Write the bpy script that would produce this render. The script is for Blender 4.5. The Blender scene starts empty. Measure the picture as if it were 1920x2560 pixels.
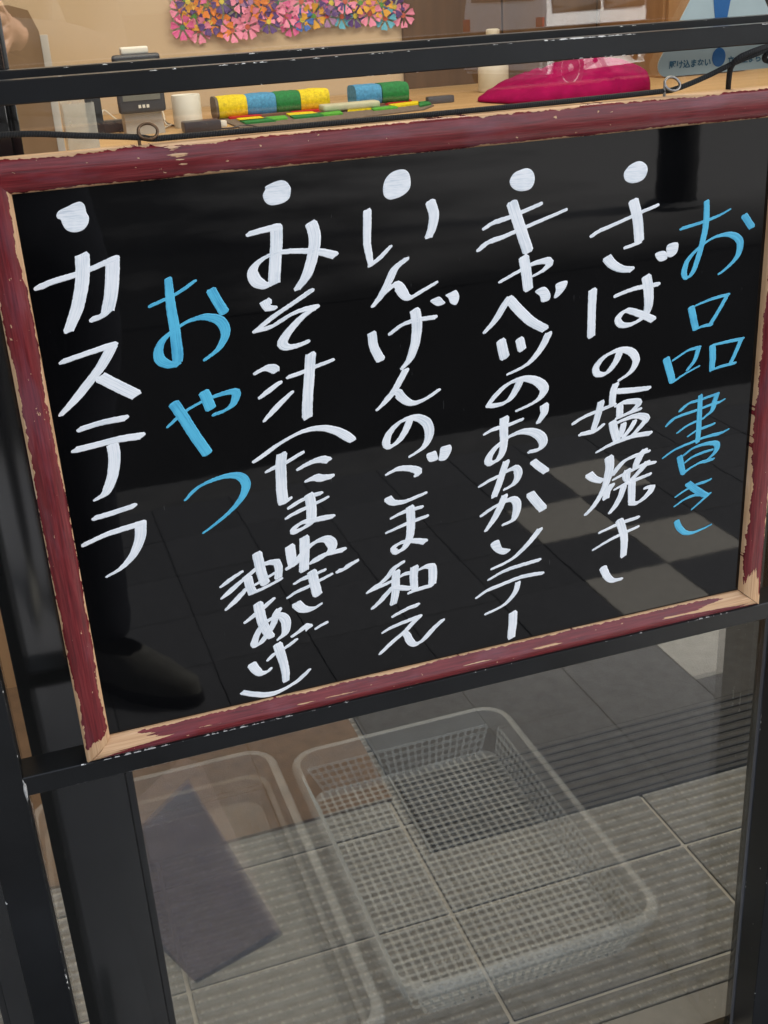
import bpy, bmesh, math, random
from mathutils import Vector, Matrix
random.seed(7)
S = bpy.context.scene
COL = S.collection
rad = math.radians

# ------------------------------------------------------------------ camera
# world: x to the right along the board, y into the shop, z up; the board's face lies in y = 0, paving at z = 0
R = Matrix(((0.9443046864, -0.1801851690, 0.2753578837),
            (-0.3243862884, -0.3689834353, 0.8709906775),
            (-0.0553371046, -0.9118029005, -0.4068823854)))
CAM = Vector((-0.0160157, -0.7661987, 1.1900522))
F = 2910.0
cam_data = bpy.data.cameras.new('camera')
cam = bpy.data.objects.new('camera', cam_data)
COL.objects.link(cam)
m = Matrix.Identity(4)
for i in range(3):
    m[i][0] = R[i][0]; m[i][1] = -R[i][1]; m[i][2] = -R[i][2]; m[i][3] = CAM[i]
cam.matrix_world = m
cam_data.sensor_fit = 'VERTICAL'
cam_data.sensor_height = 24.0
cam_data.lens = F / 2560 * 24.0
cam_data.clip_start = 0.02
cam_data.clip_end = 600
S.camera = cam
S.render.resolution_x, S.render.resolution_y = 768, 1024

# ------------------------------------------------------------------ light
SUN_EL, SUN_AZ = 40.0, 80.0            # azimuth from +y towards +x: the sun runs along the shop front
w = bpy.data.worlds.new('World'); S.world = w; w.use_nodes = True
nt = w.node_tree
sky = nt.nodes.new('ShaderNodeTexSky'); sky.sky_type = 'NISHITA'; sky.sun_disc = False
sky.sun_elevation = rad(SUN_EL); sky.sun_rotation = rad(SUN_AZ)
sky.air_density = 1.0; sky.dust_density = 3.0; sky.ozone_density = 1.0
bg = nt.nodes['Background']; bg.inputs['Strength'].default_value = 0.10
hsv = nt.nodes.new('ShaderNodeHueSaturation'); hsv.inputs['Saturation'].default_value = 0.38     # thin overcast
nt.links.new(sky.outputs[0], hsv.inputs['Color']); nt.links.new(hsv.outputs[0], bg.inputs['Color'])
sl = bpy.data.lights.new('sun', 'SUN'); sl.energy = 2.6; sl.angle = rad(8); sl.color = (1.0, 0.96, 0.9)
sun = bpy.data.objects.new('sun', sl); COL.objects.link(sun)
d = Vector((math.sin(rad(SUN_AZ)) * math.cos(rad(SUN_EL)), math.cos(rad(SUN_AZ)) * math.cos(rad(SUN_EL)), math.sin(rad(SUN_EL))))
sun.rotation_euler = d.to_track_quat('Z', 'Y').to_euler()
sun.location = (0, 0, 8)
al = bpy.data.lights.new('shop_ceiling_lamp', 'AREA'); al.shape = 'RECTANGLE'; al.size = 2.6; al.size_y = 0.9
al.energy = 16; al.color = (1.0, 0.86, 0.66)
alo = bpy.data.objects.new('shop_ceiling_lamp', al); COL.objects.link(alo); alo.location = (0.9, 1.0, 2.42)
vs = S.view_settings
vs.view_transform = 'Standard'; vs.look = 'None'; vs.exposure = 2.12; vs.gamma = 1.0; vs.use_curve_mapping = False

# ------------------------------------------------------------------ helpers
def ray(p):
    return R @ Vector((p[0] - 960, p[1] - 1280, F))
def at(p, y=None, z=None):
    r = ray(p)
    t = (y - CAM.y) / r.y if y is not None else (z - CAM.z) / r.z
    return CAM + r * t

def obj(name, me, mat=None, parent=None, kind=None):
    o = bpy.data.objects.new(name, me); COL.objects.link(o)
    if mat is not None and me is not None:
        mats = mat if isinstance(mat, (list, tuple)) else [mat]
        if len(me.materials) == 0:
            for k in mats: me.materials.append(k)
    if parent: o.parent = parent
    if kind: o['kind'] = kind
    return o
def tag(o, label, cat, group=None):
    o['label'] = label; o['category'] = cat
    if group: o['group'] = group
    return o
def empty(name, loc, label, cat, group=None, rz=0):
    o = bpy.data.objects.new(name, None); COL.objects.link(o); o.location = loc; o.rotation_euler[2] = rz
    o.empty_display_size = 0.05
    bpy.context.view_layer.update()
    return tag(o, label, cat, group)
def sub(parent):            # world->local offset for parts modelled in world space (unrotated empties)
    return Vector(parent.location)

def shade(me, ang=40):
    me.shade_smooth() if hasattr(me, 'shade_smooth') else None
    try:
        me.set_sharp_from_angle(angle=rad(ang))
    except Exception:
        pass
    return me

def mesh(name, verts, faces, uvs=None, smooth=None):
    me = bpy.data.meshes.new(name)
    me.from_pydata([tuple(v) for v in verts], [], faces)
    if uvs:
        ul = me.uv_layers.new(name='UVMap')
        for poly in me.polygons:
            for li, vi in zip(poly.loop_indices, poly.vertices):
                ul.data[li].uv = uvs[vi]
    me.validate(); me.update()
    if smooth: shade(me, smooth)
    return me

def box_mesh(name, lo, hi, off=(0, 0, 0), bevel=0.0, seg=2):
    """box between two world corners, shifted by -off; UV u = metres along the longest side, v = 0..1 across"""
    lo = Vector(lo) - Vector(off); hi = Vector(hi) - Vector(off)
    bm = bmesh.new()
    vs_ = [bm.verts.new((x, y, z)) for x in (lo.x, hi.x) for y in (lo.y, hi.y) for z in (lo.z, hi.z)]
    for q in ((0, 1, 3, 2), (4, 6, 7, 5), (0, 4, 5, 1), (2, 3, 7, 6), (0, 2, 6, 4), (1, 5, 7, 3)):
        bm.faces.new([vs_[i] for i in q])
    size = hi - lo
    ax = max(range(3), key=lambda i: size[i])
    uv = bm.loops.layers.uv.new('UVMap')
    for f in bm.faces:
        f.normal_update()
        n = max(range(3), key=lambda i: abs(f.normal[i]))
        a = ax if ax != n else (n + 1) % 3
        b = 3 - n - a
        for l in f.loops:
            c = l.vert.co
            l[uv].uv = (c[a] - lo[a], (c[b] - lo[b]) / max(size[b], 1e-6))
    if bevel:
        bmesh.ops.bevel(bm, geom=list(bm.edges), offset=bevel, segments=seg, affect='EDGES', profile=0.6)
    me = bpy.data.meshes.new(name); bm.to_mesh(me); bm.free()
    if bevel and seg > 1: shade(me, 50)
    return me

def tube_mesh(name, pts, r, off=(0, 0, 0), n=10, closed=False, taper=None, sub_=6):
    P = [Vector(p) - Vector(off) for p in pts]
    Q = []
    L = len(P)
    rng = L if closed else L - 1
    for i in range(rng):
        p0 = P[(i - 1) % L] if (closed or i > 0) else P[i]
        p1 = P[i]; p2 = P[(i + 1) % L]
        p3 = P[(i + 2) % L] if (closed or i + 2 < L) else p2
        for k in range(sub_):
            t = k / sub_
            Q.append(0.5 * ((2 * p1) + (p2 - p0) * t + (2 * p0 - 5 * p1 + 4 * p2 - p3) * t * t + (3 * p1 - p0 - 3 * p2 + p3) * t ** 3))
    if not closed: Q.append(P[-1])
    V, Fc, U = [], [], []
    up = None; length = 0
    for i, q in enumerate(Q):
        a = Q[i - 1] if (i > 0 or closed) else q
        b = Q[(i + 1) % len(Q)] if (i + 1 < len(Q) or closed) else q
        t = (b - a).normalized()
        if up is None:
            up = t.orthogonal().normalized()
        up = (up - t * up.dot(t)).normalized()
        sd = t.cross(up)
        if i > 0: length += (q - Q[i - 1]).length
        rr = r * (taper(i / (len(Q) - 1)) if taper else 1)
        for k in range(n):
            an = 2 * math.pi * k / n
            V.append(q + (up * math.cos(an) + sd * math.sin(an)) * rr); U.append((length, k / n))
    m_ = len(Q)
    for i in range(m_ if closed else m_ - 1):
        for k in range(n):
            j = (i + 1) % m_
            Fc.append((i * n + k, i * n + (k + 1) % n, j * n + (k + 1) % n, j * n + k))
    if not closed:
        Fc.append(tuple(range(n - 1, -1, -1))); Fc.append(tuple((m_ - 1) * n + k for k in range(n)))
    return mesh(name, V, Fc, U, smooth=60)

def lathe_mesh(name, prof, n=32, off=(0, 0, 0)):
    V, Fc = [], []
    for r_, z_ in prof:
        for k in range(n):
            a = 2 * math.pi * k / n
            V.append((r_ * math.cos(a) - off[0], r_ * math.sin(a) - off[1], z_ - off[2]))
    for i in range(len(prof) - 1):
        for k in range(n):
            Fc.append((i * n + k, i * n + (k + 1) % n, (i + 1) * n + (k + 1) % n, (i + 1) * n + k))
    Fc.append(tuple(range(n - 1, -1, -1))); Fc.append(tuple((len(prof) - 1) * n + k for k in range(n)))
    return mesh(name, V, Fc, smooth=40)

def prism_mesh(name, poly, depth_vec, off=(0, 0, 0)):
    off = Vector(off); dv = Vector(depth_vec)
    a = [Vector(p) - off for p in poly]; b = [p + dv for p in a]
    n = len(a)
    faces = [tuple(range(n)), tuple(range(2 * n - 1, n - 1, -1))] + [(i, i + n, (i + 1) % n + n, (i + 1) % n) for i in range(n)]
    me = mesh(name, a + b, faces)
    bm = bmesh.new(); bm.from_mesh(me); bmesh.ops.recalc_face_normals(bm, faces=bm.faces); bm.to_mesh(me); bm.free()
    return me

def join_boxes(name, boxes, off=(0, 0, 0)):
    V, Fc = [], []
    off = Vector(off)
    for lo, hi in boxes:
        b = len(V)
        for x in (lo[0], hi[0]):
            for y in (lo[1], hi[1]):
                for z in (lo[2], hi[2]):
                    V.append(Vector((x, y, z)) - off)
        for q in ((0, 1, 3, 2), (4, 6, 7, 5), (0, 4, 5, 1), (2, 3, 7, 6), (0, 2, 6, 4), (1, 5, 7, 3)):
            Fc.append(tuple(b + i for i in q))
    return mesh(name, V, Fc)

# ------------------------------------------------------------------ materials
class Mat:
    def __init__(s, name):
        s.m = bpy.data.materials.new(name); s.m.use_nodes = True
        s.t = s.m.node_tree; s.b = s.t.nodes['Principled BSDF']; s.o = s.t.nodes['Material Output']
    def n(s, typ, **kw):
        nd = s.t.nodes.new(typ)
        for k, v in kw.items():
            if k.startswith('i_'):
                key = k[2:]
                nd.inputs[int(key) if key.isdigit() else key.replace('_', ' ')].default_value = v
            else: setattr(nd, k, v)
        return nd
    def l(s, a, b): s.t.links.new(a, b)
    def coord(s, kind='Object', scale=(1, 1, 1)):
        tc = s.n('ShaderNodeTexCoord'); mp = s.n('ShaderNodeMapping'); mp.inputs['Scale'].default_value = scale
        s.l(tc.outputs[kind], mp.inputs['Vector']); return mp.outputs[0]
    def noise(s, vec, scale, detail=4, rough=0.55):
        nd = s.n('ShaderNodeTexNoise'); nd.inputs['Scale'].default_value = scale
        nd.inputs['Detail'].default_value = detail; nd.inputs['Roughness'].default_value = rough
        s.l(vec, nd.inputs['Vector']); return nd.outputs['Fac']
    def ramp(s, fac, stops, interp='LINEAR'):
        r_ = s.n('ShaderNodeValToRGB'); r_.color_ramp.interpolation = interp
        while len(r_.color_ramp.elements) < len(stops): r_.color_ramp.elements.new(0.5)
        for e, (p, c) in zip(r_.color_ramp.elements, stops):
            e.position = p; e.color = (*c, 1) if len(c) == 3 else c
        s.l(fac, r_.inputs['Fac']); return r_.outputs['Color']
    def mix(s, fac, a, b, mode='MIX'):
        x = s.n('ShaderNodeMix', data_type='RGBA', blend_type=mode)
        for sock, v in ((x.inputs[0], fac), (x.inputs[6], a), (x.inputs[7], b)):
            if hasattr(v, 'links') or hasattr(v, 'is_linked'): s.l(v, sock)
            else: sock.default_value = v if isinstance(v, (int, float)) else (*v, 1)
        return x.outputs[2]
    def math(s, op, a, b=None, c=None):
        x = s.n('ShaderNodeMath', operation=op)
        for i, v in enumerate((a, b, c)):
            if v is None: continue
            if hasattr(v, 'is_linked'): s.l(v, x.inputs[i])
            else: x.inputs[i].default_value = v
        return x.outputs[0]
    def color(s, c):
        if hasattr(c, 'is_linked'): s.l(c, s.b.inputs['Base Color'])
        else: s.b.inputs['Base Color'].default_value = (*c, 1)
    def rough(s, v):
        if hasattr(v, 'is_linked'): s.l(v, s.b.inputs['Roughness'])
        else: s.b.inputs['Roughness'].default_value = v
    def bump(s, h, strength=0.3, dist=0.001):
        b_ = s.n('ShaderNodeBump'); b_.inputs['Strength'].default_value = strength; b_.inputs['Distance'].default_value = dist
        s.l(h, b_.inputs['Height']); s.l(b_.outputs[0], s.b.inputs['Normal'])

def plain(name, c, rough=0.5, var=0.12, scale=20, bump=0.0, kind='Object', metal=0):
    k = Mat(name)
    v = k.coord(kind); f = k.noise(v, scale, 5)
    lo = tuple(x * (1 - var) for x in c); hi = tuple(min(1, x * (1 + var)) for x in c)
    k.color(k.ramp(f, [(0.25, lo), (0.75, hi)])); k.rough(rough)
    k.b.inputs['Metallic'].default_value = metal
    if bump: k.bump(k.noise(v, scale * 8, 3), bump, 0.002)
    return k.m

def m_board():
    k = Mat('black_gloss_board')
    v = k.coord('Object')
    dust = k.noise(v, 260, 2, 0.5)
    speck = k.ramp(dust, [(0.80, (0.0, 0.0, 0.0)), (0.86, (1, 1, 1))])
    film = k.noise(v, 9, 5, 0.6)
    base = k.mix(k.math('MULTIPLY', k.math('POWER', film, 2.0), 0.016), (0.0018, 0.0018, 0.002), (0.25, 0.26, 0.30))
    sv = k.coord('Object', (6, 1, 55)); sv2 = k.coord('Object', (70, 1, 9))
    scr = k.ramp(k.noise(sv2, 6, 2), [(0.74, (0, 0, 0)), (0.80, (0.04, 0.04, 0.04))])
    c = k.mix(k.math('MULTIPLY', speck, 0.25), base, (0.45, 0.45, 0.45))
    c = k.mix(1.0, c, scr, 'ADD')
    k.color(c)
    k.rough(k.ramp(film, [(0.3, (0.014,) * 3), (0.8, (0.040,) * 3)]))
    k.b.inputs['IOR'].default_value = 1.43
    k.bump(k.noise(v, 45, 2), 0.03, 0.0004)
    return k.m

def m_frame():
    k = Mat('worn_maroon_wood')
    tc = k.n('ShaderNodeTexCoord'); sep = k.n('ShaderNodeSeparateXYZ'); k.l(tc.outputs['UV'], sep.inputs[0])
    u, vv = sep.outputs[0], sep.outputs[1]
    at_ = k.n('ShaderNodeAttribute', attribute_name='wear'); wear = at_.outputs['Fac']
    ob = tc.outputs['Object']
    def stretched(su, sv, sc, det=4):
        cb = k.n('ShaderNodeCombineXYZ'); k.l(k.math('MULTIPLY', u, su), cb.inputs[0]); k.l(k.math('MULTIPLY', vv, sv), cb.inputs[1])
        oi = k.n('ShaderNodeObjectInfo'); k.l(k.math('MULTIPLY', oi.outputs['Random'], 50), cb.inputs[2])
        return k.noise(cb.outputs[0], sc, det)
    grain = stretched(30, 14, 1.0, 6)
    streak = stretched(22, 7.0, 1.0, 6)
    chip = stretched(150, 5.5, 1.0, 4)
    edge_n = stretched(170, 1.0, 1.0, 6)
    blot = stretched(26, 1.6, 1.0, 3)
    paint = k.ramp(grain, [(0.22, (0.060, 0.007, 0.009)), (0.5, (0.150, 0.013, 0.016)), (0.8, (0.24, 0.030, 0.032))])
    haze = k.ramp(stretched(16, 1.3, 1.0, 6), [(0.53, (0, 0, 0)), (0.72, (1, 1, 1))])
    paint = k.mix(k.math('MULTIPLY', haze, 0.13), paint, (0.30, 0.22, 0.30))
    wood = k.ramp(stretched(20, 22, 1.0, 5), [(0.2, (0.40, 0.20, 0.085)), (0.55, (0.60, 0.37, 0.20)), (0.85, (0.74, 0.53, 0.36))])
    # thin worn lines on the two long edges
    th = k.math('ADD', k.math('MULTIPLY_ADD', edge_n, 0.24, -0.078), k.math('MULTIPLY_ADD', stretched(11, 0.0, 1.0, 3), 0.5, -0.24))
    e1 = k.math('LESS_THAN', vv, th)
    e2 = k.math('GREATER_THAN', vv, k.math('SUBTRACT', 1.0, k.math('MULTIPLY', th, 0.9)))
    edge = k.math('MAXIMUM', e1, e2)
    ch = k.math('GREATER_THAN', k.math('MULTIPLY_ADD', blot, 0.22, chip), 0.82)
    # heavy wear where the piece says so (wear attribute): long streaks
    hv = k.math('GREATER_THAN', k.math('MULTIPLY_ADD', streak, 0.8, k.math('MULTIPLY_ADD', blot, 0.25, -0.02)), k.math('SUBTRACT', 1.02, k.math('MULTIPLY', wear, 0.72)))
    bare = k.math('MAXIMUM', k.math('MAXIMUM', edge, ch), hv)
    k.color(k.mix(bare, paint, wood))
    k.rough(k.mix(bare, (0.26, 0.26, 0.26), (0.65, 0.65, 0.65)))
    k.bump(k.math('MULTIPLY_ADD', bare, -0.8, k.math('MULTIPLY', grain, 0.7)), 0.45, 0.0006)
    return k.m

def m_black_metal():
    k = Mat('chipped_black_paint')
    tc = k.n('ShaderNodeTexCoord'); sep = k.n('ShaderNodeSeparateXYZ'); k.l(tc.outputs['UV'], sep.inputs[0])
    vv = sep.outputs[1]
    ob = k.coord('Object')
    n1 = k.noise(ob, 210, 4); n2 = k.noise(ob, 16, 3); n3 = k.noise(ob, 620, 2)
    dist = k.math('MINIMUM', vv, k.math('SUBTRACT', 1.0, vv))
    thr = k.math('MULTIPLY_ADD', n1, 0.9, k.math('MULTIPLY_ADD', n2, 1.1, -1.11))
    chip = k.math('GREATER_THAN', k.math('SUBTRACT', thr, k.math('MULTIPLY', dist, 3.2)), 0.0)
    dot = k.math('GREATER_THAN', k.noise(ob, 150, 1), 0.815)
    bare = k.math('MAXIMUM', chip, dot)
    paint = k.ramp(k.noise(ob, 14, 5), [(0.3, (0.004, 0.0045, 0.005)), (0.75, (0.010, 0.011, 0.0125))])
    k.color(k.mix(bare, paint, (0.62, 0.62, 0.60)))
    k.rough(k.mix(bare, (0.30, 0.30, 0.30), (0.45, 0.45, 0.45)))
    k.b.inputs['Specular IOR Level'].default_value = 0.4
    k.bump(n3, 0.12, 0.0003)
    return k.m

def m_marker(name, lo, hi):
    k = Mat(name)
    tc = k.n('ShaderNodeTexCoord'); sep = k.n('ShaderNodeSeparateXYZ'); k.l(tc.outputs['UV'], sep.inputs[0])
    cb = k.n('ShaderNodeCombineXYZ'); k.l(k.math('MULTIPLY', sep.outputs[0], 22), cb.inputs[0]); k.l(k.math('MULTIPLY', sep.outputs[1], 8), cb.inputs[1])
    k.l(sep.outputs[2], cb.inputs[2])
    ge = k.coord('Object')
    f = k.noise(cb.outputs[0], 1.3, 4, 0.6)
    g = k.noise(ge, 55, 3)
    k.color(k.ramp(k.math('MULTIPLY_ADD', g, 0.35, k.math('MULTIPLY', f, 0.65)), [(0.36, lo), (0.53, hi)]))
    k.rough(0.42); k.bump(f, 0.25, 0.0003)
    return k.m

def m_glass():
    k = Mat('window_glass')
    k.t.nodes.remove(k.b)
    tr = k.n('ShaderNodeBsdfTransparent'); tr.inputs[0].default_value = (0.955, 0.97, 0.965, 1)
    gl = k.n('ShaderNodeBsdfGlossy'); gl.inputs['Roughness'].default_value = 0.0
    ge = k.n('ShaderNodeNewGeometry'); dt = k.n('ShaderNodeVectorMath', operation='DOT_PRODUCT')
    k.l(ge.outputs['Incoming'], dt.inputs[0]); k.l(ge.outputs['Normal'], dt.inputs[1])
    inv = k.math('SUBTRACT', 1.0, k.math('ABSOLUTE', dt.outputs['Value']))
    fres = k.math('MULTIPLY_ADD', k.math('POWER', inv, 5.0), 0.90, 0.10)      # plain Schlick reflectance of one glass face
    mx = k.n('ShaderNodeMixShader'); k.l(fres, mx.inputs[0]); k.l(tr.outputs[0], mx.inputs[1]); k.l(gl.outputs[0], mx.inputs[2])
    k.l(mx.outputs[0], k.o.inputs['Surface'])
    return k.m

def m_clear_plastic(name, c, opacity, gloss=0.25):
    k = Mat(name)
    v = k.coord('Object'); f = k.noise(v, 18, 4)
    k.color(c); k.rough(gloss)
    k.l(k.ramp(f, [(0.3, (opacity * 0.75,) * 3), (0.75, (min(1, opacity * 1.25),) * 3)]), k.b.inputs['Alpha'])
    return k.m

def m_tile(name, c, var=0.25, rows=None, rough=0.75):
    k = Mat(name)
    v = k.coord('Object'); oi = k.n('ShaderNodeObjectInfo')
    f = k.noise(v, 38, 6, 0.65); g = k.noise(v, 420, 3)
    a = k.ramp(f, [(0.25, tuple(x * (1 - var) for x in c)), (0.75, tuple(min(1, x * (1 + var)) for x in c))])
    jit = k.math('MULTIPLY_ADD', oi.outputs['Random'], 0.22, 0.89)
    cb = k.n('ShaderNodeCombineXYZ')
    for i in range(3): k.l(jit, cb.inputs[i])
    a = k.mix(1.0, a, cb.outputs[0], 'MULTIPLY')
    h = k.math('MULTIPLY_ADD', g, 0.35, k.math('MULTIPLY', f, 0.4))
    if rows:
        tc = k.n('ShaderNodeTexCoord'); sep = k.n('ShaderNodeSeparateXYZ'); k.l(tc.outputs['Object'], sep.inputs[0])
        wv = k.math('SINE', k.math('MULTIPLY', sep.outputs[1], 2 * math.pi / rows))
        cbv = k.n('ShaderNodeCombineXYZ'); k.l(k.math('MULTIPLY', sep.outputs[0], 1.6), cbv.inputs[0]); k.l(k.math('MULTIPLY', sep.outputs[1], 0.6), cbv.inputs[1])
        k.l(k.math('MULTIPLY', oi.outputs['Random'], 9), cbv.inputs[2])
        dash = k.noise(cbv.outputs[0], 130, 2)
        h = k.math('MULTIPLY_ADD', k.math('MULTIPLY', wv, dash), 1.3, h)
        pol = k.ramp(k.math('MULTIPLY_ADD', k.math('MULTIPLY', wv, dash), 0.5, 0.5), [(0.50, (0.92, 0.92, 0.92)), (0.72, (1.28, 1.28, 1.26))])
        a = k.mix(1.0, a, pol, 'MULTIPLY')
        wx = k.math('SINE', k.math('MULTIPLY_ADD', sep.outputs[0], 2 * math.pi / 0.0135, k.math('MULTIPLY', dash, 5.0)))
        dots = k.ramp(k.math('MULTIPLY', k.math('MULTIPLY_ADD', wx, 0.5, 0.5), k.math('MULTIPLY_ADD', wv, 0.5, 0.5)), [(0.62, (0, 0, 0)), (0.9, (1, 1, 1))])
        a = k.mix(k.math('MULTIPLY', dots, k.math('MULTIPLY', dash, 0.55)), a, (0.34, 0.34, 0.33))
        h = k.math('MULTIPLY_ADD', dots, 0.5, h)
    k.color(a); k.rough(rough); k.bump(h, 0.7, 0.003)
    return k.m

def m_wood(name, lo, hi, scale=3, rough=0.45, axis=2):
    k = Mat(name)
    sc = [14, 14, 14]; sc[axis] = 0.9
    v = k.coord('Object', tuple(sc)); f = k.noise(v, scale, 6, 0.6)
    k.color(k.ramp(f, [(0.3, lo), (0.7, hi)])); k.rough(rough)
    return k.m

BOARD = m_board(); FRAME = m_frame(); BLACK = m_black_metal()
WHITE = m_marker('white_marker_paint', (0.64, 0.70, 0.75), (0.90, 0.92, 0.94))
BLUE = m_marker('blue_marker_paint', (0.040, 0.31, 0.54), (0.10, 0.52, 0.75))
GLASS = m_glass()
BRONZE = plain('dark_bronze_aluminium', (0.020, 0.020, 0.019), 0.10, 0.3, 6); BRONZE.node_tree.nodes['Principled BSDF'].inputs['IOR'].default_value = 1.9
GREYSEAL = plain('grey_gasket', (0.09, 0.095, 0.11), 0.5, 0.2, 12)

# ================================================================== setting: ground
def grid_sheet(name, x0, x1, y0, y1, z): return mesh(name, [(x0, y0, z), (x1, y0, z), (x1, y1, z), (x0, y1, z)], [(0, 1, 2, 3)])
asph = Mat('asphalt'); v_ = asph.coord('Object')
asph.color(asph.ramp(asph.noise(v_, 60, 6), [(0.3, (0.012, 0.012, 0.0125)), (0.75, (0.026, 0.0255, 0.025))])); asph.rough(0.95); asph.b.inputs['Specular IOR Level'].default_value = 0.12
asph.bump(asph.noise(v_, 300, 3), 0.6, 0.004)
obj('road', grid_sheet('road', -120, 120, -240, -2.2, -0.12), asph.m, kind='structure')
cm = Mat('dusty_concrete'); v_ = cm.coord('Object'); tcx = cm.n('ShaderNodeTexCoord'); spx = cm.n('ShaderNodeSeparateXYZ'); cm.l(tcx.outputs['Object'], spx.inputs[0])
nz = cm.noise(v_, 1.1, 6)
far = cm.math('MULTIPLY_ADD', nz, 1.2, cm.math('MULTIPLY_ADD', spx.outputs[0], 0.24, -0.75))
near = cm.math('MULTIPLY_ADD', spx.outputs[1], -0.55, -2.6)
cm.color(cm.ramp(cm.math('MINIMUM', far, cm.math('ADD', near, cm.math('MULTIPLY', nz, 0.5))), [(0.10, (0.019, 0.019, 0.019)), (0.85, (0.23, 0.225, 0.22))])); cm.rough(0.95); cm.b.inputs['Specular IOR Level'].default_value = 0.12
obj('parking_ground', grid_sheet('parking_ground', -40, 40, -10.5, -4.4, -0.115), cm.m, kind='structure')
kerb = plain('kerb_concrete', (0.10, 0.10, 0.10), 0.85, 0.25, 9)
obj('kerb', box_mesh('kerb', (-6, -2.22, -0.20), (8, -2.055, 0.0), bevel=0.012), kerb, kind='structure')
pave_mat = plain('paving_joint_sand', (0.10, 0.098, 0.09), 0.95, 0.3, 40)
pave = obj('pavement', box_mesh('pavement', (-6, -2.06, -0.25), (8, 0.13, -0.003)), pave_mat, kind='structure')
TILE_D = m_tile('dark_grey_paving', (0.098, 0.100, 0.107), 0.22)
TILE_B = m_tile('beige_paving', (0.50, 0.475, 0.42), 0.14)
PITCH = 0.205
def tile_mesh(name, sx, sy, h): return box_mesh(name, (-sx / 2, -sy / 2, -h), (sx / 2, sy / 2, 0), bevel=0.001, seg=1)
tm_d = tile_mesh('paving_tile', 0.2032, 0.2032, 0.03); tm_d.materials.append(TILE_D)
tm_b = tile_mesh('paving_tile_beige', 0.2032, 0.2032, 0.03); tm_b.materials.append(TILE_B)
X0, Y0 = 1.065, -2.05
for r_ in range(10):
    for c_ in range(-9, 9):
        beige = (1 <= r_ <= 7) and ((r_ % 2 == 0 and c_ == 0) or (r_ % 2 == 1 and c_ == 1))
        o = obj('paving_tile', tm_b if beige else tm_d, parent=pave)
        o.location = (X0 + (c_ + 0.5) * PITCH, Y0 + (r_ + 0.5) * PITCH, random.uniform(-0.0008, 0.0008))
        o.rotation_euler = (random.uniform(-.002, .002), random.uniform(-.002, .002), random.choice((0, math.pi / 2, math.pi)))

# ================================================================== setting: shop interior
G = 0.10           # glass plane
grout = plain('pale_grout', (0.25, 0.245, 0.23), 0.9, 0.15, 60)
floor = obj('shop_floor', box_mesh('shop_floor', (-2.4, 0.13, -0.2), (3.9, 2.6, -0.004)), grout, kind='structure')
TAN = m_tile('tan_ribbed_floor_tile', (0.105, 0.107, 0.108), 0.35, rows=0.0185)
tm_t = tile_mesh('floor_tile', 0.3690, 0.1990, 0.02); tm_t.materials.append(TAN)
for r_ in range(0, 7):
    for c_ in range(-4, 7):
        o = obj('floor_tile', tm_t, parent=floor)
        o.location = (0.05 + (c_ + 0.5) * 0.375, 0.22 + (r_ - 0.0) * 0.205 + 0.1025, random.uniform(-0.0006, 0.0006))
tm_c = tile_mesh('floor_tile_cut', 0.3705, 0.038, 0.02); tm_c.materials.append(TAN)
for c_ in range(-4, 7):
    o = obj('floor_tile', tm_c, parent=floor); o.location = (0.05 + (c_ + 0.5) * 0.375, 0.1975, 0)
wall_c = plain('cream_wall_paint', (0.56, 0.44, 0.31), 0.7, 0.05, 2.5)
obj('shop_wall_back', box_mesh('shop_wall_back', (-2.5, 2.3, 0), (3.9, 2.45, 2.6)), wall_c, kind='structure')
pwx = at((1010, 120), y=2.285).x
pw = empty('wood_panelling', (pwx + 1.0, 2.29, 0.955), 'brown wooden wall panelling behind the bottle and the magenta cushion', 'panelling')
PANW = m_wood('brown_panel_wood', (0.085, 0.046, 0.022), (0.13, 0.074, 0.037), 1.3, 0.5, 2)
for i in range(9):
    obj('panel', box_mesh('panel', (pwx + i * 0.28, 2.284, 0.955), (pwx + i * 0.28 + 0.276, 2.2995, 2.45), sub(pw), bevel=0.002), PANW, pw)
obj('shop_wall_left', box_mesh('shop_wall_left', (-2.55, 0.13, 0), (-2.4, 2.3, 2.6)), wall_c, kind='structure')
obj('shop_wall_right', box_mesh('shop_wall_right', (3.75, 0.13, 0), (3.9, 2.3, 2.6)), wall_c, kind='structure')
ceil_c = plain('ceiling_paint', (0.7, 0.68, 0.62), 0.8, 0.04, 3)
obj('shop_ceiling', box_mesh('shop_ceiling', (-2.55, 0.13, 2.5), (3.9, 2.45, 2.6)), ceil_c, kind='structure')

# mats on the floor
def mat_thing(name, lo, hi, mat, label, ribs=False):
    e = empty(name, ((lo[0] + hi[0]) / 2, (lo[1] + hi[1]) / 2, 0), label, 'mat')
    off = sub(e)
    obj('mat_base', box_mesh('mat_base', (lo[0], lo[1], -0.001), (hi[0], hi[1], 0.006), off, bevel=0.002), mat, e)
    if ribs:
        y = lo[1] + 0.014
        me = box_mesh('rib', (-(hi[0] - lo[0]) / 2 + .004, -0.0068, 0), ((hi[0] - lo[0]) / 2 - .004, 0.0068, 0.0040), bevel=0.003, seg=1); me.materials.append(mat)
        while y < lo[1] + 0.17:
            o = obj('rib', me, parent=e); o.location = (0, y - off.y, 0.0055); y += 0.0195
    return e
carpet_b = m_tile('brown_carpet', (0.085, 0.052, 0.030), 0.25, rough=0.95)
carpet_g = m_tile('charcoal_carpet', (0.036, 0.037, 0.040), 0.30, rough=0.95)
mat_thing('door_mat', (-0.62, 0.695), (0.432, 1.36), carpet_b, 'flat brown carpet mat inside the glass beside the charcoal ribbed mat')
mat_thing('door_mat', (0.442, 0.552), (1.75, 1.36), carpet_g, 'charcoal grey ribbed carpet mat inside the glass', ribs=True)

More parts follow.
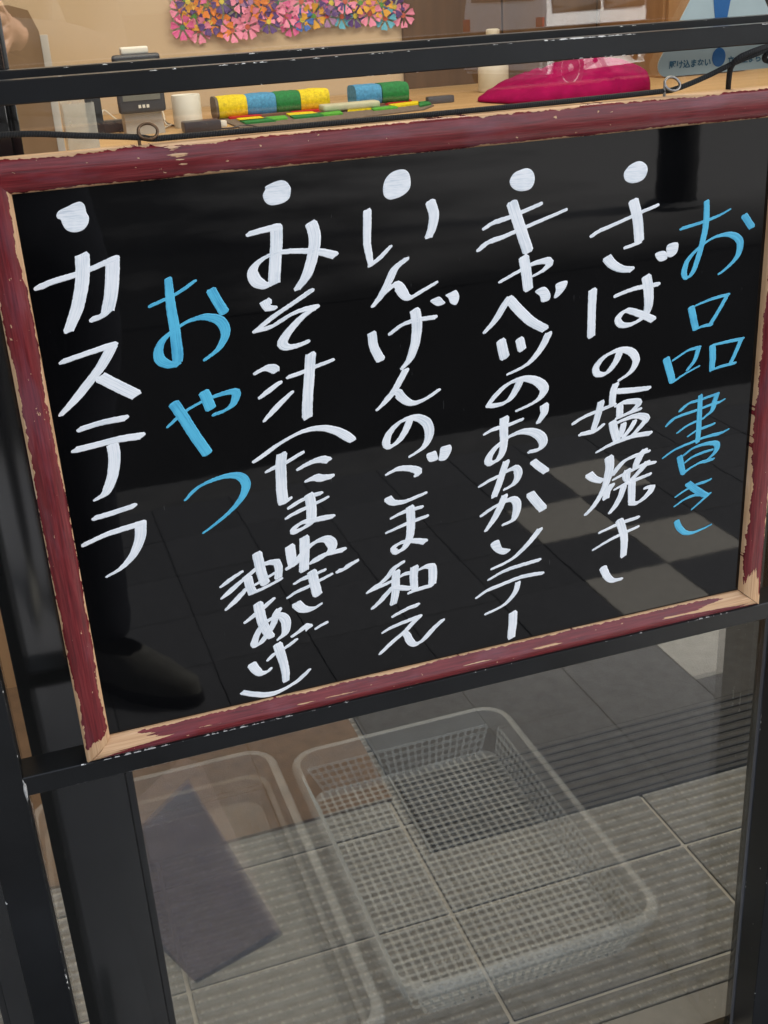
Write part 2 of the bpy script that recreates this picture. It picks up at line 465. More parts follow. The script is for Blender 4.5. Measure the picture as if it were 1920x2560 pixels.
# ================================================================== glass door
def door_leaf(xl0, xl1, xr0, xr1, y, label, name='glass_door'):
    e = empty(name, ((xl0 + xr1) / 2, y, 0), label, 'door', 'glass door panels of the shop front'); off = sub(e)
    if xl0 is not None:
        obj('stile', box_mesh('stile', (xl0, y - 0.016, 0.002), (xl1, y + 0.016, 2.1), off, bevel=0.0015), BRONZE, e)
    obj('stile', box_mesh('stile', (xr0, y - 0.016, 0.002), (xr1, y + 0.016, 2.1), off, bevel=0.0015), BRONZE, e)
    obj('bottom_rail', box_mesh('bottom_rail', (xl1, y - 0.014, 0.002), (xr0, y + 0.014, 0.022), off, bevel=0.001), BRONZE, e)
    obj('top_rail', box_mesh('top_rail', (xl1, y - 0.014, 2.03), (xr0, y + 0.014, 2.1), off, bevel=0.001), BRONZE, e)
    obj('glass_pane', box_mesh('glass_pane', (xl1 - 0.003, y - 0.003, 0.02), (xr0 + 0.003, y + 0.003, 2.035), off), GLASS, e)
    for x in (xl1, xr0 - 0.007):
        obj('gasket', box_mesh('gasket', (x, y - 0.0085, 0.022), (x + 0.007, y - 0.0031, 2.03), off, bevel=0.001), GREYSEAL if x > 0.3 else BRONZE, e)
    return e
door_leaf(-0.062, 0.008, 0.662, 0.735, G, 'bronze framed glass door leaf directly behind the menu board')
door_leaf(-1.05, -0.98, -0.135, -0.0745, G + 0.055, 'bronze framed glass panel beside the left post of the black stand')
door_leaf(0.7505, 0.80, 1.95, 2.02, G + 0.055, 'bronze framed glass panel beside the right post of the black stand')
fac = plain('facade_render', (0.42, 0.40, 0.37), 0.85, 0.08, 3)
bl_ = empty('shop_front', (0.7, 0.2, 0), 'rendered wall of the shop above and beside the glass doors', 'building'); off = sub(bl_)
obj('lintel', box_mesh('lintel', (-2.55, 0.06, 2.105), (3.9, 0.26, 3.1), off), fac, bl_)
obj('pier', box_mesh('pier', (-2.55, 0.06, 0), (-1.06, 0.26, 2.105), off), fac, bl_)
obj('pier', box_mesh('pier', (2.03, 0.06, 0), (3.9, 0.26, 2.105), off), fac, bl_)
obj('added_shade_canopy', box_mesh('added_shade_canopy', (-2.55, -0.35, 2.48), (3.9, 0.0595, 2.62), off, bevel=0.004), fac, bl_)  # unseen slab, added to keep sun and high sky off the stand's top faces
obj('threshold', box_mesh('threshold', (-1.06, 0.06, -0.01), (2.03, 0.175, 0.002), off), plain('steel_track', (0.10, 0.10, 0.10), 0.4, 0.2, 30), bl_)

# ================================================================== black stand
stand = empty('sign_stand', (0.27, 0.015, 0), 'black painted metal sign stand with chipped edges holding the menu board', 'sign stand'); off = sub(stand)
obj('post', box_mesh('post', (-0.099, 0.0, 0.012), (-0.067, 0.030, 1.1555), off, bevel=0.0007, seg=1), BLACK, stand)
obj('post', box_mesh('post', (0.646, 0.045, 0.012), (0.678, 0.079, 1.1555), off, bevel=0.0007, seg=1), BLACK, stand)
obj('crossbar', box_mesh('crossbar', (-0.0675, 0.0006, 1.141), (0.677, 0.018, 1.1549), off, bevel=0.0007, seg=1), BLACK, stand)
obj('rear_bar', box_mesh('rear_bar', (-0.099, 0.055, 1.1425), (0.6465, 0.073, 1.1582), off, bevel=0.0007, seg=1), BLACK, stand)
obj('bracket', box_mesh('bracket', (0.650, 0.0270, 0.6580), (0.674, 0.0455, 0.6715), off, bevel=0.0007, seg=1), BLACK, stand)
for x0, ya, yb in ((-0.099, 0.0295, 0.0555), (0.646, 0.0175, 0.0455)):
    obj('bracket', box_mesh('bracket', (x0 + 0.004, ya, 1.1425), (x0 + 0.028, yb, 1.1545), off, bevel=0.0007, seg=1), BLACK, stand)
obj('ledge', box_mesh('ledge', (-0.0675, 0.0004, 0.6562), (0.677, 0.0275, 0.6728), off, bevel=0.0007, seg=1), BLACK, stand)
for x0 in (-0.099, 0.646):
    obj('foot', box_mesh('foot', (x0, -0.21, 0.0), (x0 + 0.032, 0.075, 0.0125), off, bevel=0.0007, seg=1), BLACK, stand)
# weld lumps where the ledge meets the posts
weldm = plain('bare_weld_metal', (0.55, 0.54, 0.52), 0.4, 0.4, 300, 0.6, metal=0.4)
def lump(name, c, r, mat, parent, sc=(1, 1, 1), seed=0, sub_=2, amp=0.35):
    bm = bmesh.new(); bmesh.ops.create_icosphere(bm, subdivisions=sub_, radius=r)
    rn = random.Random(seed)
    for v in bm.verts:
        v.co *= 1 + rn.uniform(-amp, amp); v.co = Vector((v.co.x * sc[0], v.co.y * sc[1], v.co.z * sc[2])) + Vector(c) - Vector(parent.location)
    me = bpy.data.meshes.new(name); bm.to_mesh(me); bm.free(); shade(me, 180)
    return obj(name, me, mat, parent)
lump('weld', (-0.0668, -0.0002, 0.662), 0.0022, weldm, stand, (0.5, 0.6, 4.2), 3)
lump('weld', (0.6, 0.0002, 0.6565), 0.0024, weldm, stand, (4.5, 0.7, 0.5), 5)

# ================================================================== menu board
BY = 0.0055        # painted face
bx0, bx1, bz0, bz1 = 0.0, 0.552, 0.690, 1.0897
menu = empty('menu_board', (0.276, 0.006, 0.672), 'glossy black menu board in a worn maroon frame with white and blue handwriting', 'menu board'); off = sub(menu)
obj('panel', box_mesh('panel', (bx0 - 0.006, BY, bz0 - 0.006), (bx1 + 0.006, BY + 0.004, bz1 + 0.006), off), BOARD, menu)

def frame_piece(p_out0, p_out1, p_in0, p_in1, prof, wearf, name='frame_rail', nu=60):
    """mitred rail: outer edge p_out0->p_out1, inner edge p_in0->p_in1 (x, z); prof = [(v, y)] across the face"""
    V, Fc, U, W = [], [], [], []
    n = len(prof)
    po0, po1, pi0, pi1 = (Vector((p[0], p[1])) for p in (p_out0, p_out1, p_in0, p_in1))
    length = (po1 - po0).length
    for i in range(nu + 1):
        t = i / nu
        for v, y in prof:
            a = po0.lerp(po1, t); b = pi0.lerp(pi1, t)
            q = a.lerp(b, v)
            V.append(Vector((q.x, y, q.y)) - off); U.append((t * length, v)); W.append(wearf(t, v))
    for i in range(nu):
        for k in range(n - 1):
            Fc.append((i * n + k, i * n + k + 1, (i + 1) * n + k + 1, (i + 1) * n + k))
        Fc.append((i * n + n - 1, i * n, (i + 1) * n, (i + 1) * n + n - 1))
    Fc.append(tuple(range(n))); Fc.append(tuple(nu * n + k for k in range(n - 1, -1, -1)))
    me = mesh(name, V, Fc, U)
    bm = bmesh.new(); bm.from_mesh(me); bmesh.ops.recalc_face_normals(bm, faces=bm.faces); bm.to_mesh(me); bm.free()
    at_ = me.attributes.new('wear', 'FLOAT', 'POINT')
    for i, x in enumerate(W): at_.data[i].value = x
    shade(me, 40)
    return obj(name, me, FRAME, menu)
ox0, ox1, oz0, oz1 = -0.0197, 0.5725, 0.6722, 1.1110
flat_prof = [(0, 0.0145), (0, 0.003), (0.05, 0.0004), (0.16, -0.0012), (0.5, -0.0022), (0.84, -0.0016), (0.95, 0.0002), (1.0, 0.0022), (1.0, 0.0145)]
round_prof = [(0, 0.0145), (0, 0.006), (0.06, 0.0025), (0.16, -0.0012), (0.3, -0.0034), (0.45, -0.0038), (0.6, -0.0026), (0.75, -0.0002), (0.88, 0.0022), (1.0, 0.0036), (1.0, 0.0145)]
gap = 0.00035
def g_top(t, v): return 0.66 * math.exp(-((t - 0.205) / 0.032) ** 2) + 0.72 * math.exp(-((t - 0.80) / 0.025) ** 2) * max(0, 1 - v * 1.3)
def g_left(t, v): return 1.5 * max(0, 1 - t / 0.045) + 0.12 * math.exp(-((t - 0.45) / 0.1) ** 2)
def g_right(t, v): return 1.1 * max(0, 1 - t / 0.10) + 0.62 * math.exp(-((v - 0.62) / 0.16) ** 2) * max(0, 1 - t / 0.55)
def g_bot(t, v): return 0.70 * math.exp(-((v - 0.62) / 0.13) ** 2) + 1.3 * max(0, 1 - t / 0.10) * (0.55 + 0.45 * v) + 1.2 * max(0, 1 - (1 - t) / 0.12) * (0.55 + 0.45 * v)
frame_piece((ox0, oz1), (ox1, oz1), (bx0 - gap, bz1), (bx1 + gap, bz1), flat_prof, g_top)
frame_piece((ox0, oz0), (ox1, oz0), (bx0 + gap, bz0), (bx1 - gap, bz0), round_prof, g_bot)
frame_piece((ox0, oz0 + gap), (ox0, oz1 - gap), (bx0, bz0 + gap), (bx0, bz1 - gap), flat_prof, g_left)
frame_piece((ox1, oz0 + gap), (ox1, oz1 - gap), (bx1, bz0 + gap), (bx1, bz1 - gap), flat_prof, g_right)
# ------------------------------------------------------------------ handwriting: strokes of a flat-tipped marker
# each stroke: list of (x, y[, pressure]) in enlarged-photo coordinates of frame FR[name]; None = sharp corner
FR = {'Z4': (0, 320, .42194), 'Y1': (0, 900, .42194), 'Z5': (560, 380, .36166), 'Y2': (500, 950, .39783), 'Z6': (1140, 350, .47016),
      'Y3': (1120, 850, .48222), 'K1': (1420, 930, .14467), 'K2': (1440, 1110, .13261), 'K3': (1640, 960, .18083), 'K4': (640, 1110, .13261),
      'K5': (540, 1320, .21700), 'K6': (590, 1480, .14467), 'K7': (900, 1380, .13864), 'K8': (1180, 930, .18982)}
N = None
# (name, colour, frame, nib scale, strokes)   'P' first = filled blob outline
CH = [
 ('bullet_dot', 'w', 'Z4', 1, [['P', (335,515),(350,490),(400,465),(440,445),(475,437),(500,455),(512,500),(527,530),(520,570),(490,605),(440,618),(395,605),(370,570),(360,545),(340,535)]]),
 ('katakana_ka', 'w', 'Z4', 1.0, [[(245,938,1.05),(320,908,.8),(450,868,.75),(530,838,.8),(630,795,.9),(668,780),N,(666,785),(666,860),(658,980),(640,1075),N,(640,1080,.8),(600,1115,.8),(555,1132,.7)],
      [(487,760),(490,850),(480,960),(452,1080),(408,1195,.8)]]),
 ('katakana_su', 'w', 'Y1', .95, [[(380,8,.8),(480,-28,.75),(600,-68,.85),(662,-85),N,(660,-75),(600,35),(520,140),(440,240,.9),(362,322,.45)],
      [(600,105),(680,145),(760,185),(800,203)]]),
 ('katakana_te', 'w', 'Y1', .9, [[(482,408,.85),(600,372,.8),(735,345,.85)], [(455,532,.95),(560,505,.95),(700,470,.95),(830,450,.95)],
      [(668,505),(678,580),(665,690),(625,785,.95),(572,823,.6)]]),
 ('katakana_ra', 'w', 'Y1', .9, [[(568,935,.75),(680,902,.85),(785,866,.85)], [(510,1088,.85),(640,1030,.9),(780,985,.95),(835,968,1.0),N,(834,975),(828,1060),(790,1150,.9),(720,1230,.65),(632,1284,.2)]]),
 ('hiragana_o', 'b', 'Z4', 1.05, [[(900,1050,.8),(1000,1005,.8),(1080,960,.8),(1152,908,.5)],
      [(997,895,.75),(1012,1050,.95),(1036,1200,1.05),(1052,1340,1.15),(1050,1380,1.1),N,(1048,1400,.9),(1000,1400,1.05),(950,1375,1.1),(940,1320,1.0),(968,1255,.85),(1040,1190,.7),(1130,1140,.8),(1220,1120,1.0),(1305,1145,1.1),(1335,1215,1.0),(1295,1305,.8),(1218,1370,.6)],
      [(1250,960,1.0),(1290,1030,1.0),(1328,1092,1.05)]]),
 ('hiragana_ya', 'b', 'Y1', 1.05, [[(993,397,.3),(1060,335,.6),(1120,290,.6),(1200,245,.65),(1290,208,.8),(1375,188,1.0),(1400,200,1.0),(1378,262,.9),(1330,300,.75),(1270,322,.6)],
      [(1030,258,1.15),(1080,330,1.15),(1150,440,1.15),(1228,552,1.15)], [(1208,192,1.15),(1230,240,1.15),(1248,285,1.15)]]),
 ('hiragana_tsu', 'b', 'Y1', 1.0, [[(1097,830,.3),(1160,765,.7),(1240,720,.9),(1340,688,1.0),(1415,688,1.05),(1456,728,1.1),(1440,800,1.0),(1380,880,.8),(1290,960,.6),(1205,1024,.3)]]),
 # miso soup column
 ('bullet_dot', 'w', 'Z5', 1, [['P', (285,240),(330,215),(390,195),(430,205),(455,235),(462,260),(450,320),(400,355),(325,368),(285,345),(268,300),(285,260)]]),
 ('hiragana_mi', 'w', 'Z5', .92, [[(178,565,.7),(250,545,.8),(330,527,.9),(362,524),N,(362,530),(362,640),(352,780),(347,900),N,(340,900,.9),(285,920,.9),(220,890,1.0),(200,825,.9),(240,762,.65),(320,712,.55),(430,688,.55),(540,684,.55),(660,690,.7),(760,712,.8)],
      [(603,495),(627,590),(612,720),(570,850),(510,940,.7)]]),
 ('hiragana_so', 'w', 'Z5', .85, [[(288,1035,1.1),(303,1075,.8),(350,1078,.5)], [(592,965,.9),(500,1030,.8),(380,1110,.8),(300,1170,.8),(212,1240,.4),N,(212,1240,.5),(330,1205,.7),(450,1130,.7),(540,1092,.7),(630,1075,.9),N,(620,1082,.8),(540,1140,.9),(465,1220,1),(418,1285,1.05),(405,1325,1.0),(440,1348,.75),(500,1340,.75),(570,1314,.7)]]),
 ('kanji_shiru', 'w', 'Z5', .85, [[(230,1522,.8),(290,1495,.9),(345,1500,1.0),(352,1515,.7)], [(252,1695,.5),(310,1650,1.0),(378,1598,.7)], [(278,1858,.3),(365,1762,.85),(468,1660,.4)],
      [(450,1553,.6),(540,1522,.7),(640,1480,.7),(748,1438,.5)], [(598,1400),(590,1530),(577,1714),(575,1830)]]),
 ('opening_bracket', 'w', 'Y2', .8, [[(348,508,.7),(400,472,.9),(500,400,.8),(640,325,.75),(760,302,.8),(850,318,.9),(920,352,1.0),(958,376,.8)]]),
 ('hiragana_ta', 'w', 'K4', .88, [[(215,515,.5),(330,455,.8),(480,395,.8),(600,330,.8),(850,175,.7)], [(485,205),(465,400),(475,650),(480,850),(505,1080),N,(490,1110,.7),(570,1080,.6),(648,1020,.4)],
      [(815,465,.6),(930,395,.9),(1100,320,.9),(1250,290,1),(1350,300,.8)], [(950,695,.4),(1100,640,1),(1250,635,1),(1415,608,.7)]]),
 ('hiragana_ma', 'w', 'K4', .85, [[(640,1195,.6),(760,1115,1),(880,1050,.9),(1000,990,.8),(1210,930,.6)], [(595,1385,.6),(740,1300,.9),(900,1225,.8),(1100,1130,.7),(1335,1010,.5)],
      [(1005,965),(1030,1100),(1045,1250),(1040,1400),(1000,1500,.8),(880,1590,.7),(740,1650,.8),(690,1635,.6),(760,1550,.7),(900,1470,.8),(1100,1430,.8),(1300,1388,.9),(1440,1360,.6)]]),
 ('hiragana_ne', 'w', 'K5', .84, [[(852,215),(865,320),(885,430,.9)], [(1018,115),(1020,280),(1012,480)],
      [(840,455,.8),(920,395,.8),(1000,290,.8),(1090,200,.8),(1180,145,.9),(1270,130,1.05),(1330,175,1.1),(1325,245,1),(1260,310,.6),(1170,370,.5),(1090,402,.4),N,(1095,400,.4),(1150,350,.5),(1230,312,.6),(1330,285,.7),(1455,252,.9)]]),
 ('hiragana_gi', 'w', 'K5', .84, [[(915,635,.5),(1000,585,.8),(1100,550,.7),(1245,485,.5)], [(825,803,.3),(930,735,.7),(1080,665,.7),(1200,600,.7),(1325,535,.5)], [(1105,505),(1130,620),(1168,765)],
      [(925,875,1.05),(985,922,1.05),(1060,935,.9),(1140,918,.6),(1215,868,.25)], [(1418,492,.8),(1470,472,.8),(1530,430,1.2),(1598,388,.9)]]),
 ('kanji_abura', 'w', 'K5', .82, [[(55,678,.3),(150,605,.9),(290,508,.5)], [(68,808,.3),(160,730,1.0),(300,605,.6),(400,525,.6)], [(115,940,.3),(220,840,.9),(345,705,.6)],
      [(365,575,.9),(385,660,.9),(415,735,.9)], [(330,575,.6),(400,520,.7),(500,440,.7),(600,400,.8),(690,390,.9),N,(690,385,.8),(720,450,.8),(715,565,.8)], [(400,752,.6),(500,712,.6),(620,655,.6),(740,588,.6)],
      [(472,295),(500,420),(530,540),(565,635)], [(440,655,.4),(550,592,.6),(690,505,.5)]]),
 ('hiragana_a', 'w', 'K6', .84, [[(160,525,.4),(280,430,.8),(400,330,.8),(520,230,.8),(648,115,.4)], [(380,205),(420,380),(470,560),(540,690,.9),(610,770,.8)],
      [(740,300,.7),(690,390,.8),(640,560,.7),(530,740,.7),(420,880,.7),(335,918,.7),(315,890,.8),(345,780,.7),(410,640,.7),(520,520,.7),(660,430,.8),(770,415,.95),(850,475,1),(865,600,.95),(830,720,.8),(722,822,.25)]]),
 ('hiragana_ge', 'w', 'K6', .82, [[(275,1250,1),(340,1340,.95),(420,1400,.85),(500,1390,.7),(560,1362,.5),(607,1315,.3)], [(547,1180,.3),(640,1090,.7),(780,1000,.7),(900,930,.7),(1032,825,.5)], [(722,905),(770,1060),(820,1220,.9),(855,1380,.85),(858,1530,.75)],
      [(990,752,.6),(1090,680,.7),(1180,610,1.2),(1240,610,1.1)], [(1395,622,.5),(1475,570,.6),(1550,532,.6)]]),
 ('closing_bracket', 'w', 'K6', .82, [[(120,1738,.65),(300,1765,.7),(500,1775,.8),(680,1742,.9),(860,1660,.9),(1040,1550,.8),(1170,1440,.7),(1270,1340,.35)]]),
 # green beans column
 ('bullet_dot', 'w', 'Z5', 1, [['P', (1240,120),(1280,150),(1290,220),(1275,265),(1235,300),(1190,320),(1140,328),(1105,300),(1100,240),(1120,180),(1170,135)]]),
 ('hiragana_i', 'w', 'Z5', .85, [[(990,408,.75),(990,520,.75),(988,620,.7),(1000,700,.65),(1016,780,.5),N,(1012,782,.55),(1080,728,.6),(1152,652,.3)], [(1425,345,.95),(1450,430,.95),(1438,520,.9),(1415,582,.8)]]),
 ('hiragana_n', 'w', 'Z5', .85, [[(1252,745,.8),(1180,810,.9),(1130,910,.8),(1080,1000,.7),(1028,1065,.4),N,(1060,1020,.5),(1120,960,.8),(1180,920,.95),(1215,940,1),(1245,985,.95),(1290,1005,.7),(1370,960,.8),(1462,905,.55)]]),
 ('hiragana_ge', 'w', 'Z5', .85, [[(1022,1255,.85),(1037,1350,.85),(1082,1435,.9)], [(1150,1255,.5),(1240,1190,.7),(1340,1160,.6),(1455,1142,.6)], [(1320,1095,1),(1333,1200,1),(1320,1320,.95),(1285,1425,.85),(1230,1495,.4)],
      ['P', (1425,1028),(1460,1008),(1490,1000),(1515,1025),(1528,1045),(1480,1065),(1445,1050)], ['P', (1530,990),(1570,968),(1605,955),(1625,1000),(1605,1055),(1565,1045),(1550,1010)]]),
 ('hiragana_n', 'w', 'Y2', .82, [[(1290,-60,.8),(1230,50,.8),(1170,130,.7),(1112,187,.3),N,(1150,150,.5),(1200,90,.8),(1240,80,.95),(1270,112,.9),(1330,145,.75),(1410,122,.75),(1495,65,.6)]]),
 ('hiragana_no', 'w', 'Y2', .84, [[(1318,250,.8),(1290,320,.8),(1245,385,.75),(1195,418,.75),(1170,398,.85),(1190,335,.8),(1255,265,.7),(1345,235,.85),(1420,265,1.0),(1440,340,.95),(1405,420,.7),(1320,480,.35)]]),
 ('hiragana_go', 'w', 'Y2', .82, [[(1180,590,.6),(1240,560,.8),(1310,555,.8),(1370,572,.9),(1360,598,.6)], [(1180,745,.9),(1215,770,.8),(1280,765,.7),(1350,738,.7),(1415,710,.5)],
      ['P', (1425,465),(1455,452),(1480,445),(1492,475),(1492,500),(1445,515),(1425,490)], ['P', (1512,425),(1545,412),(1575,408),(1578,445),(1545,500),(1500,505),(1505,465)]]),
 ('hiragana_ma', 'w', 'Y2', .84, [[(1203,868,.4),(1280,830,.7),(1392,798,.5)], [(1172,960,.3),(1280,910,.7),(1350,882,.7),(1424,855,.5)], [(1320,800,.9),(1325,900,.9),(1315,990,.85),(1280,1055,.8),(1235,1080,.8),(1215,1058,.7),(1255,1025,.6),(1330,1010,.65),(1408,1015,.85)]]),
 ('kanji_wa', 'w', 'K7', .82, [[(752,195,.8),(620,290,.8),(520,420,.75),(400,540,.7),(260,630,.6),(130,735,.3)], [(140,730,.3),(300,650,.65),(500,560,.7),(700,450,.65),(800,400,.7),(890,375,.6)], [(655,355,.85),(640,500,.9),(640,700,.9),(600,925,.8)],
      [(230,1010,.5),(360,890,.75),(480,750,.75),(580,640,.6)], [(600,640,.6),(740,645,.75),(900,652,.6)], [(980,275,.95),(965,450,.9),(978,650,.8)], [(1065,312,.4),(1180,262,.75),(1290,255,.95),N,(1300,265,.9),(1310,400,.95),(1300,565,.9)], [(890,730,.5),(1050,665,.75),(1280,600,.6)]]),
 ('hiragana_e', 'w', 'K7', .82, [[(620,1145,.7),(740,1080,.9),(880,1010,.8),(1020,958,.8)], [(410,1455,.3),(520,1385,.75),(700,1300,.75),(880,1230,.75),(1060,1165,.8),N,(1055,1175,.8),(940,1290,.75),(820,1420,.75),(700,1520,.75),(560,1640,.75),(370,1825,.5)],
      [(800,1455,.7),(850,1500,.8),(890,1590,.85),(955,1650,.8),(1040,1645,.8),(1160,1560,.8),(1320,1380,.8),(1475,1235,.7)]]),
 # cabbage column
 ('bullet_dot', 'w', 'Z6', 1, [['P', (380,150),(410,170),(418,215),(395,260),(340,272),(300,255),(285,220),(305,180),(340,160)]]),
 ('katakana_ki', 'w', 'Z6', .92, [[(152,470,.45),(200,440,.75),(280,412,.75),(445,342,.6)], [(120,585,.45),(170,545,.85),(250,515,.75),(400,450,.6),(582,372,.4)], [(297,335,1),(328,430,1),(355,510,1),(382,590,1)]]),
 ('katakana_small_ya', 'w', 'Z6', .88, [[(238,752,.5),(330,700,.7),(410,658,.75),(480,642,.9),(495,660,.8),(460,695,.6),(412,722,.3)], [(360,625,1),(373,700,1),(383,792,.95)]]),
 ('katakana_be', 'w', 'Z6', .88, [[(152,1022,.4),(210,955,.75),(262,870,.8),(282,840,.7),N,(285,848,.9),(340,910,.95),(400,965,.95),(470,1003,.9)],
      ['P', (420,805),(470,780),(500,815),(495,850),(455,862),(445,830)], ['P', (532,765),(590,748),(580,790),(540,835),(520,838),(530,800)]]),
 ('katakana_tsu', 'w', 'Z6', .9, [[(240,1068,.9),(247,1110,.95),(258,1155,.95)], [(338,1060,.85),(350,1112,.85)], [(490,1032,.8),(450,1110,.75),(380,1190,.6),(272,1247,.2)]]),
 ('hiragana_no', 'w', 'K8', .84, [[(635,115,.9),(560,265,.85),(470,378,.75),(340,435,.7),(215,445,.55),N,(200,448,.4),(300,320,.7),(430,190,.75),(570,112,.75),(720,88,.9),(860,125,1),(945,210,1.05),(910,315,.85),(800,410,.6),(580,512,.25)]]),
 ('hiragana_o', 'w', 'K8', .86, [[(168,818,.4),(270,760,.7),(400,720,.6),(520,680,.6),(655,625,.5)], [(425,612,1),(418,760,.9),(420,900,.85),(402,1040,.8),(345,1145,.75),(265,1195,.8),(215,1185,.85),(228,1115,.8),(300,1010,.7),(420,900,.65),(530,830,.7),(660,785,.85),(800,792,1),(905,850,1.05),(930,935,1),(880,1015,.7),(758,1050,.5)],
      [(952,440,.95),(945,540,.85),(872,660,.55)]]),
 ('hiragana_ka', 'w', 'K8', .84, [[(108,1502,.5),(230,1430,.75),(370,1360,.65),(480,1295,.75),(560,1268,.9),(603,1305,.95),(598,1390,.85),(540,1480,.7),(430,1545,.4)], [(450,1185,.8),(400,1330,.8),(350,1480,.8),(290,1635,.75)], [(805,1180,.8),(885,1245,.85),(970,1305,.85)]]),
 ('hiragana_ka', 'w', 'K8', .84, [[(128,1890,.5),(240,1810,.75),(340,1750,.7),(450,1695,.75),(540,1680,.9),(590,1732,.95),(580,1850,.9),(530,1950,.75),(412,2010,.4)], [(428,1635,.8),(370,1780,.85),(290,1930,.8),(182,2088,.4)], [(765,1605,1.0),(850,1710,1.0),(932,1800,1.0)]]),
 ('katakana_so', 'w', 'Y3', .84, [['P', (220,1060),(260,1035),(272,1058),(285,1080),(325,1085),(290,1112),(245,1098)], [(472,985,.85),(420,1050,.8),(350,1120,.65),(290,1158,.6),(226,1187,.3)]]),
 ('katakana_te', 'w', 'Y3', .84, [[(212,1242,.4),(310,1190,.7),(470,1140,.6)], [(147,1337,.3),(200,1300,.7),(260,1275,.75),(380,1228,.7),(488,1208,.5)], [(362,1258,.65),(345,1310,.65),(290,1372,.55),(196,1420,.4)]]),
 ('long_vowel_bar', 'w', 'Y3', .86, [[(337,1415,.95),(335,1470,.95),(327,1540,.9)]]),
 # mackerel column
 ('bullet_dot', 'w', 'Z6', 1, [['P', (975,112),(1010,130),(1018,165),(995,210),(940,230),(900,215),(892,180),(905,155),(930,130)]]),
 ('hiragana_sa', 'w', 'Z6', .9, [[(725,508,.55),(760,485,.75),(850,445,.6),(960,395,.6),(1068,348,.5)], [(943,325,1),(965,420,1),(974,535,.95),N,(974,545,.5),(940,558,.5),(900,572,.4)], [(803,628,.95),(832,660,.9),(880,685,.8),(928,688,.8)]]),
 ('hiragana_ba', 'w', 'Z6', .9, [[(727,800,.85),(722,900,.8),(718,1042,.8)], [(852,827,.6),(950,790,.65),(1072,767,.6)], [(1012,728,1),(1023,800,1),(1022,880,.9),(995,940,.75),(930,980,.65),(875,980,.7),(862,948,.7),(905,908,.7),(970,922,.75),(1045,953,.8)],
      ['P', (1058,605),(1110,590),(1122,630),(1080,645)], ['P', (1122,560),(1178,545),(1175,595),(1145,622),(1122,615)]]),
 ('hiragana_no', 'w', 'Z6', .88, [[(868,1132,.8),(848,1180,.75),(800,1238,.7),(752,1243,.75),(745,1208,.75),(790,1152,.7),(868,1116,.75),(930,1126,.85),(957,1170,.8),(930,1230,.65),(868,1277,.4)]]),
 ('kanji_shio', 'w', 'K1', .82, [[(110,880,.7),(250,790,.75),(450,700,.7),(650,620,.7),(800,560,.5)], [(568,525,.85),(540,650,.8),(500,800,.8),(440,980,.7)], [(215,1078,.6),(330,1050,.8),(470,1015,.7),(605,912,.5)], [(820,220,.85),(780,330,.8),(758,555,.75)], [(850,330,.85),(1000,322,.9),(1200,302,.85),(1385,278,.7)],
      [(892,590,.8),(888,760,.8)], [(830,585,.5),(960,525,.8),(1100,505,.85),(1195,510,.85),(1212,550,.8),(1120,650,.6),(1000,725,.55),(840,795,.5)], [(860,785,.5),(1050,705,.6),(1242,635,.5)],
      [(765,865,.95),(790,1000,.95),(838,1170,.9)], [(850,870,.5),(1000,805,.75),(1150,760,.85),(1280,762,.95),(1345,805,.95),(1280,900,.75),(1165,1030,.65),(1080,1110,.5)], [(955,895,.7),(930,1000,.75),(890,1110,.6)], [(1145,845,.6),(1080,960,.65),(945,1130,.5)], [(487,1382,.35),(700,1265,.8),(900,1180,.8),(1150,1095,.8),(1395,1055,.8)]]),
 ('kanji_yaki', 'w', 'K2', .82, [[(248,580,1),(335,650,.9),(480,695,.7)], [(620,255,1.1),(635,400,1.05),(600,600,1),(540,800,.8),(440,1000,.65),(320,1180,.65),(185,1322,.5)], [(670,775,.8),(590,900,.85),(560,1015,.85)],
      [(690,575,.6),(830,395,.8),(960,290,.75),(1150,205,.8),(1372,130,.4)], [(1285,120,.9),(1200,230,1),(1115,405,.8)], [(705,668,.4),(880,575,.7),(1100,465,.8),(1300,380,.8),(1485,342,.4)], [(970,500,.95),(940,600,1),(960,680,.7)], [(1330,345,.9),(1220,480,.8),(1060,650,.7)],
      [(728,852,.4),(900,760,.7),(1100,680,.8),(1375,568,.65)], [(890,800,.8),(830,980,.75),(740,1150,.75),(635,1285,.5)], [(1045,720,.9),(1042,900,.9),(1038,1085,.85),N,(1030,1110,.7),(1140,1105,.75),(1260,1025,.85),(1380,900,.9),(1430,805,.8),N,(1430,800,.6),(1360,808,.6),(1290,828,.4)]]),
 ('hiragana_ki', 'w', 'Y3', .84, [[(787,998,.4),(880,955,.7),(982,920,.6)], [(752,1088,.3),(850,1030,.7),(982,968,.5)], [(888,935,.95),(912,1020,.9),(908,1118,.75)], [(803,1180,.9),(822,1222,.85),(852,1245,.7),(897,1238,.45)]]),
 # blue heading column
 ('hiragana_o', 'b', 'Z6', .95, [[(1203,470,.8),(1300,440,.75),(1390,405,.8),(1458,368,.25)], [(1333,325,.75),(1328,450,.85),(1300,580,.8),(1262,695,.75),(1228,732,.7),(1212,708,.8),(1232,640,.75),(1300,565,.6),(1380,515,.7),(1460,503,.95),(1508,538,1.0),(1498,610,.85),(1450,670,.65),(1400,710,.5)], [(1532,402,.95),(1572,462,.95)]]),
 ('kanji_shina', 'b', 'Z6', .92, [[(1250,890,1.0),(1262,950,1.0),(1274,1005,.95)], [(1275,880,.4),(1360,845,.75),(1445,822,.7),N,(1440,828,.65),(1400,900,.65),(1350,982,.7)], [(1272,1008,.5),(1310,990,.65),(1355,982,.7)],
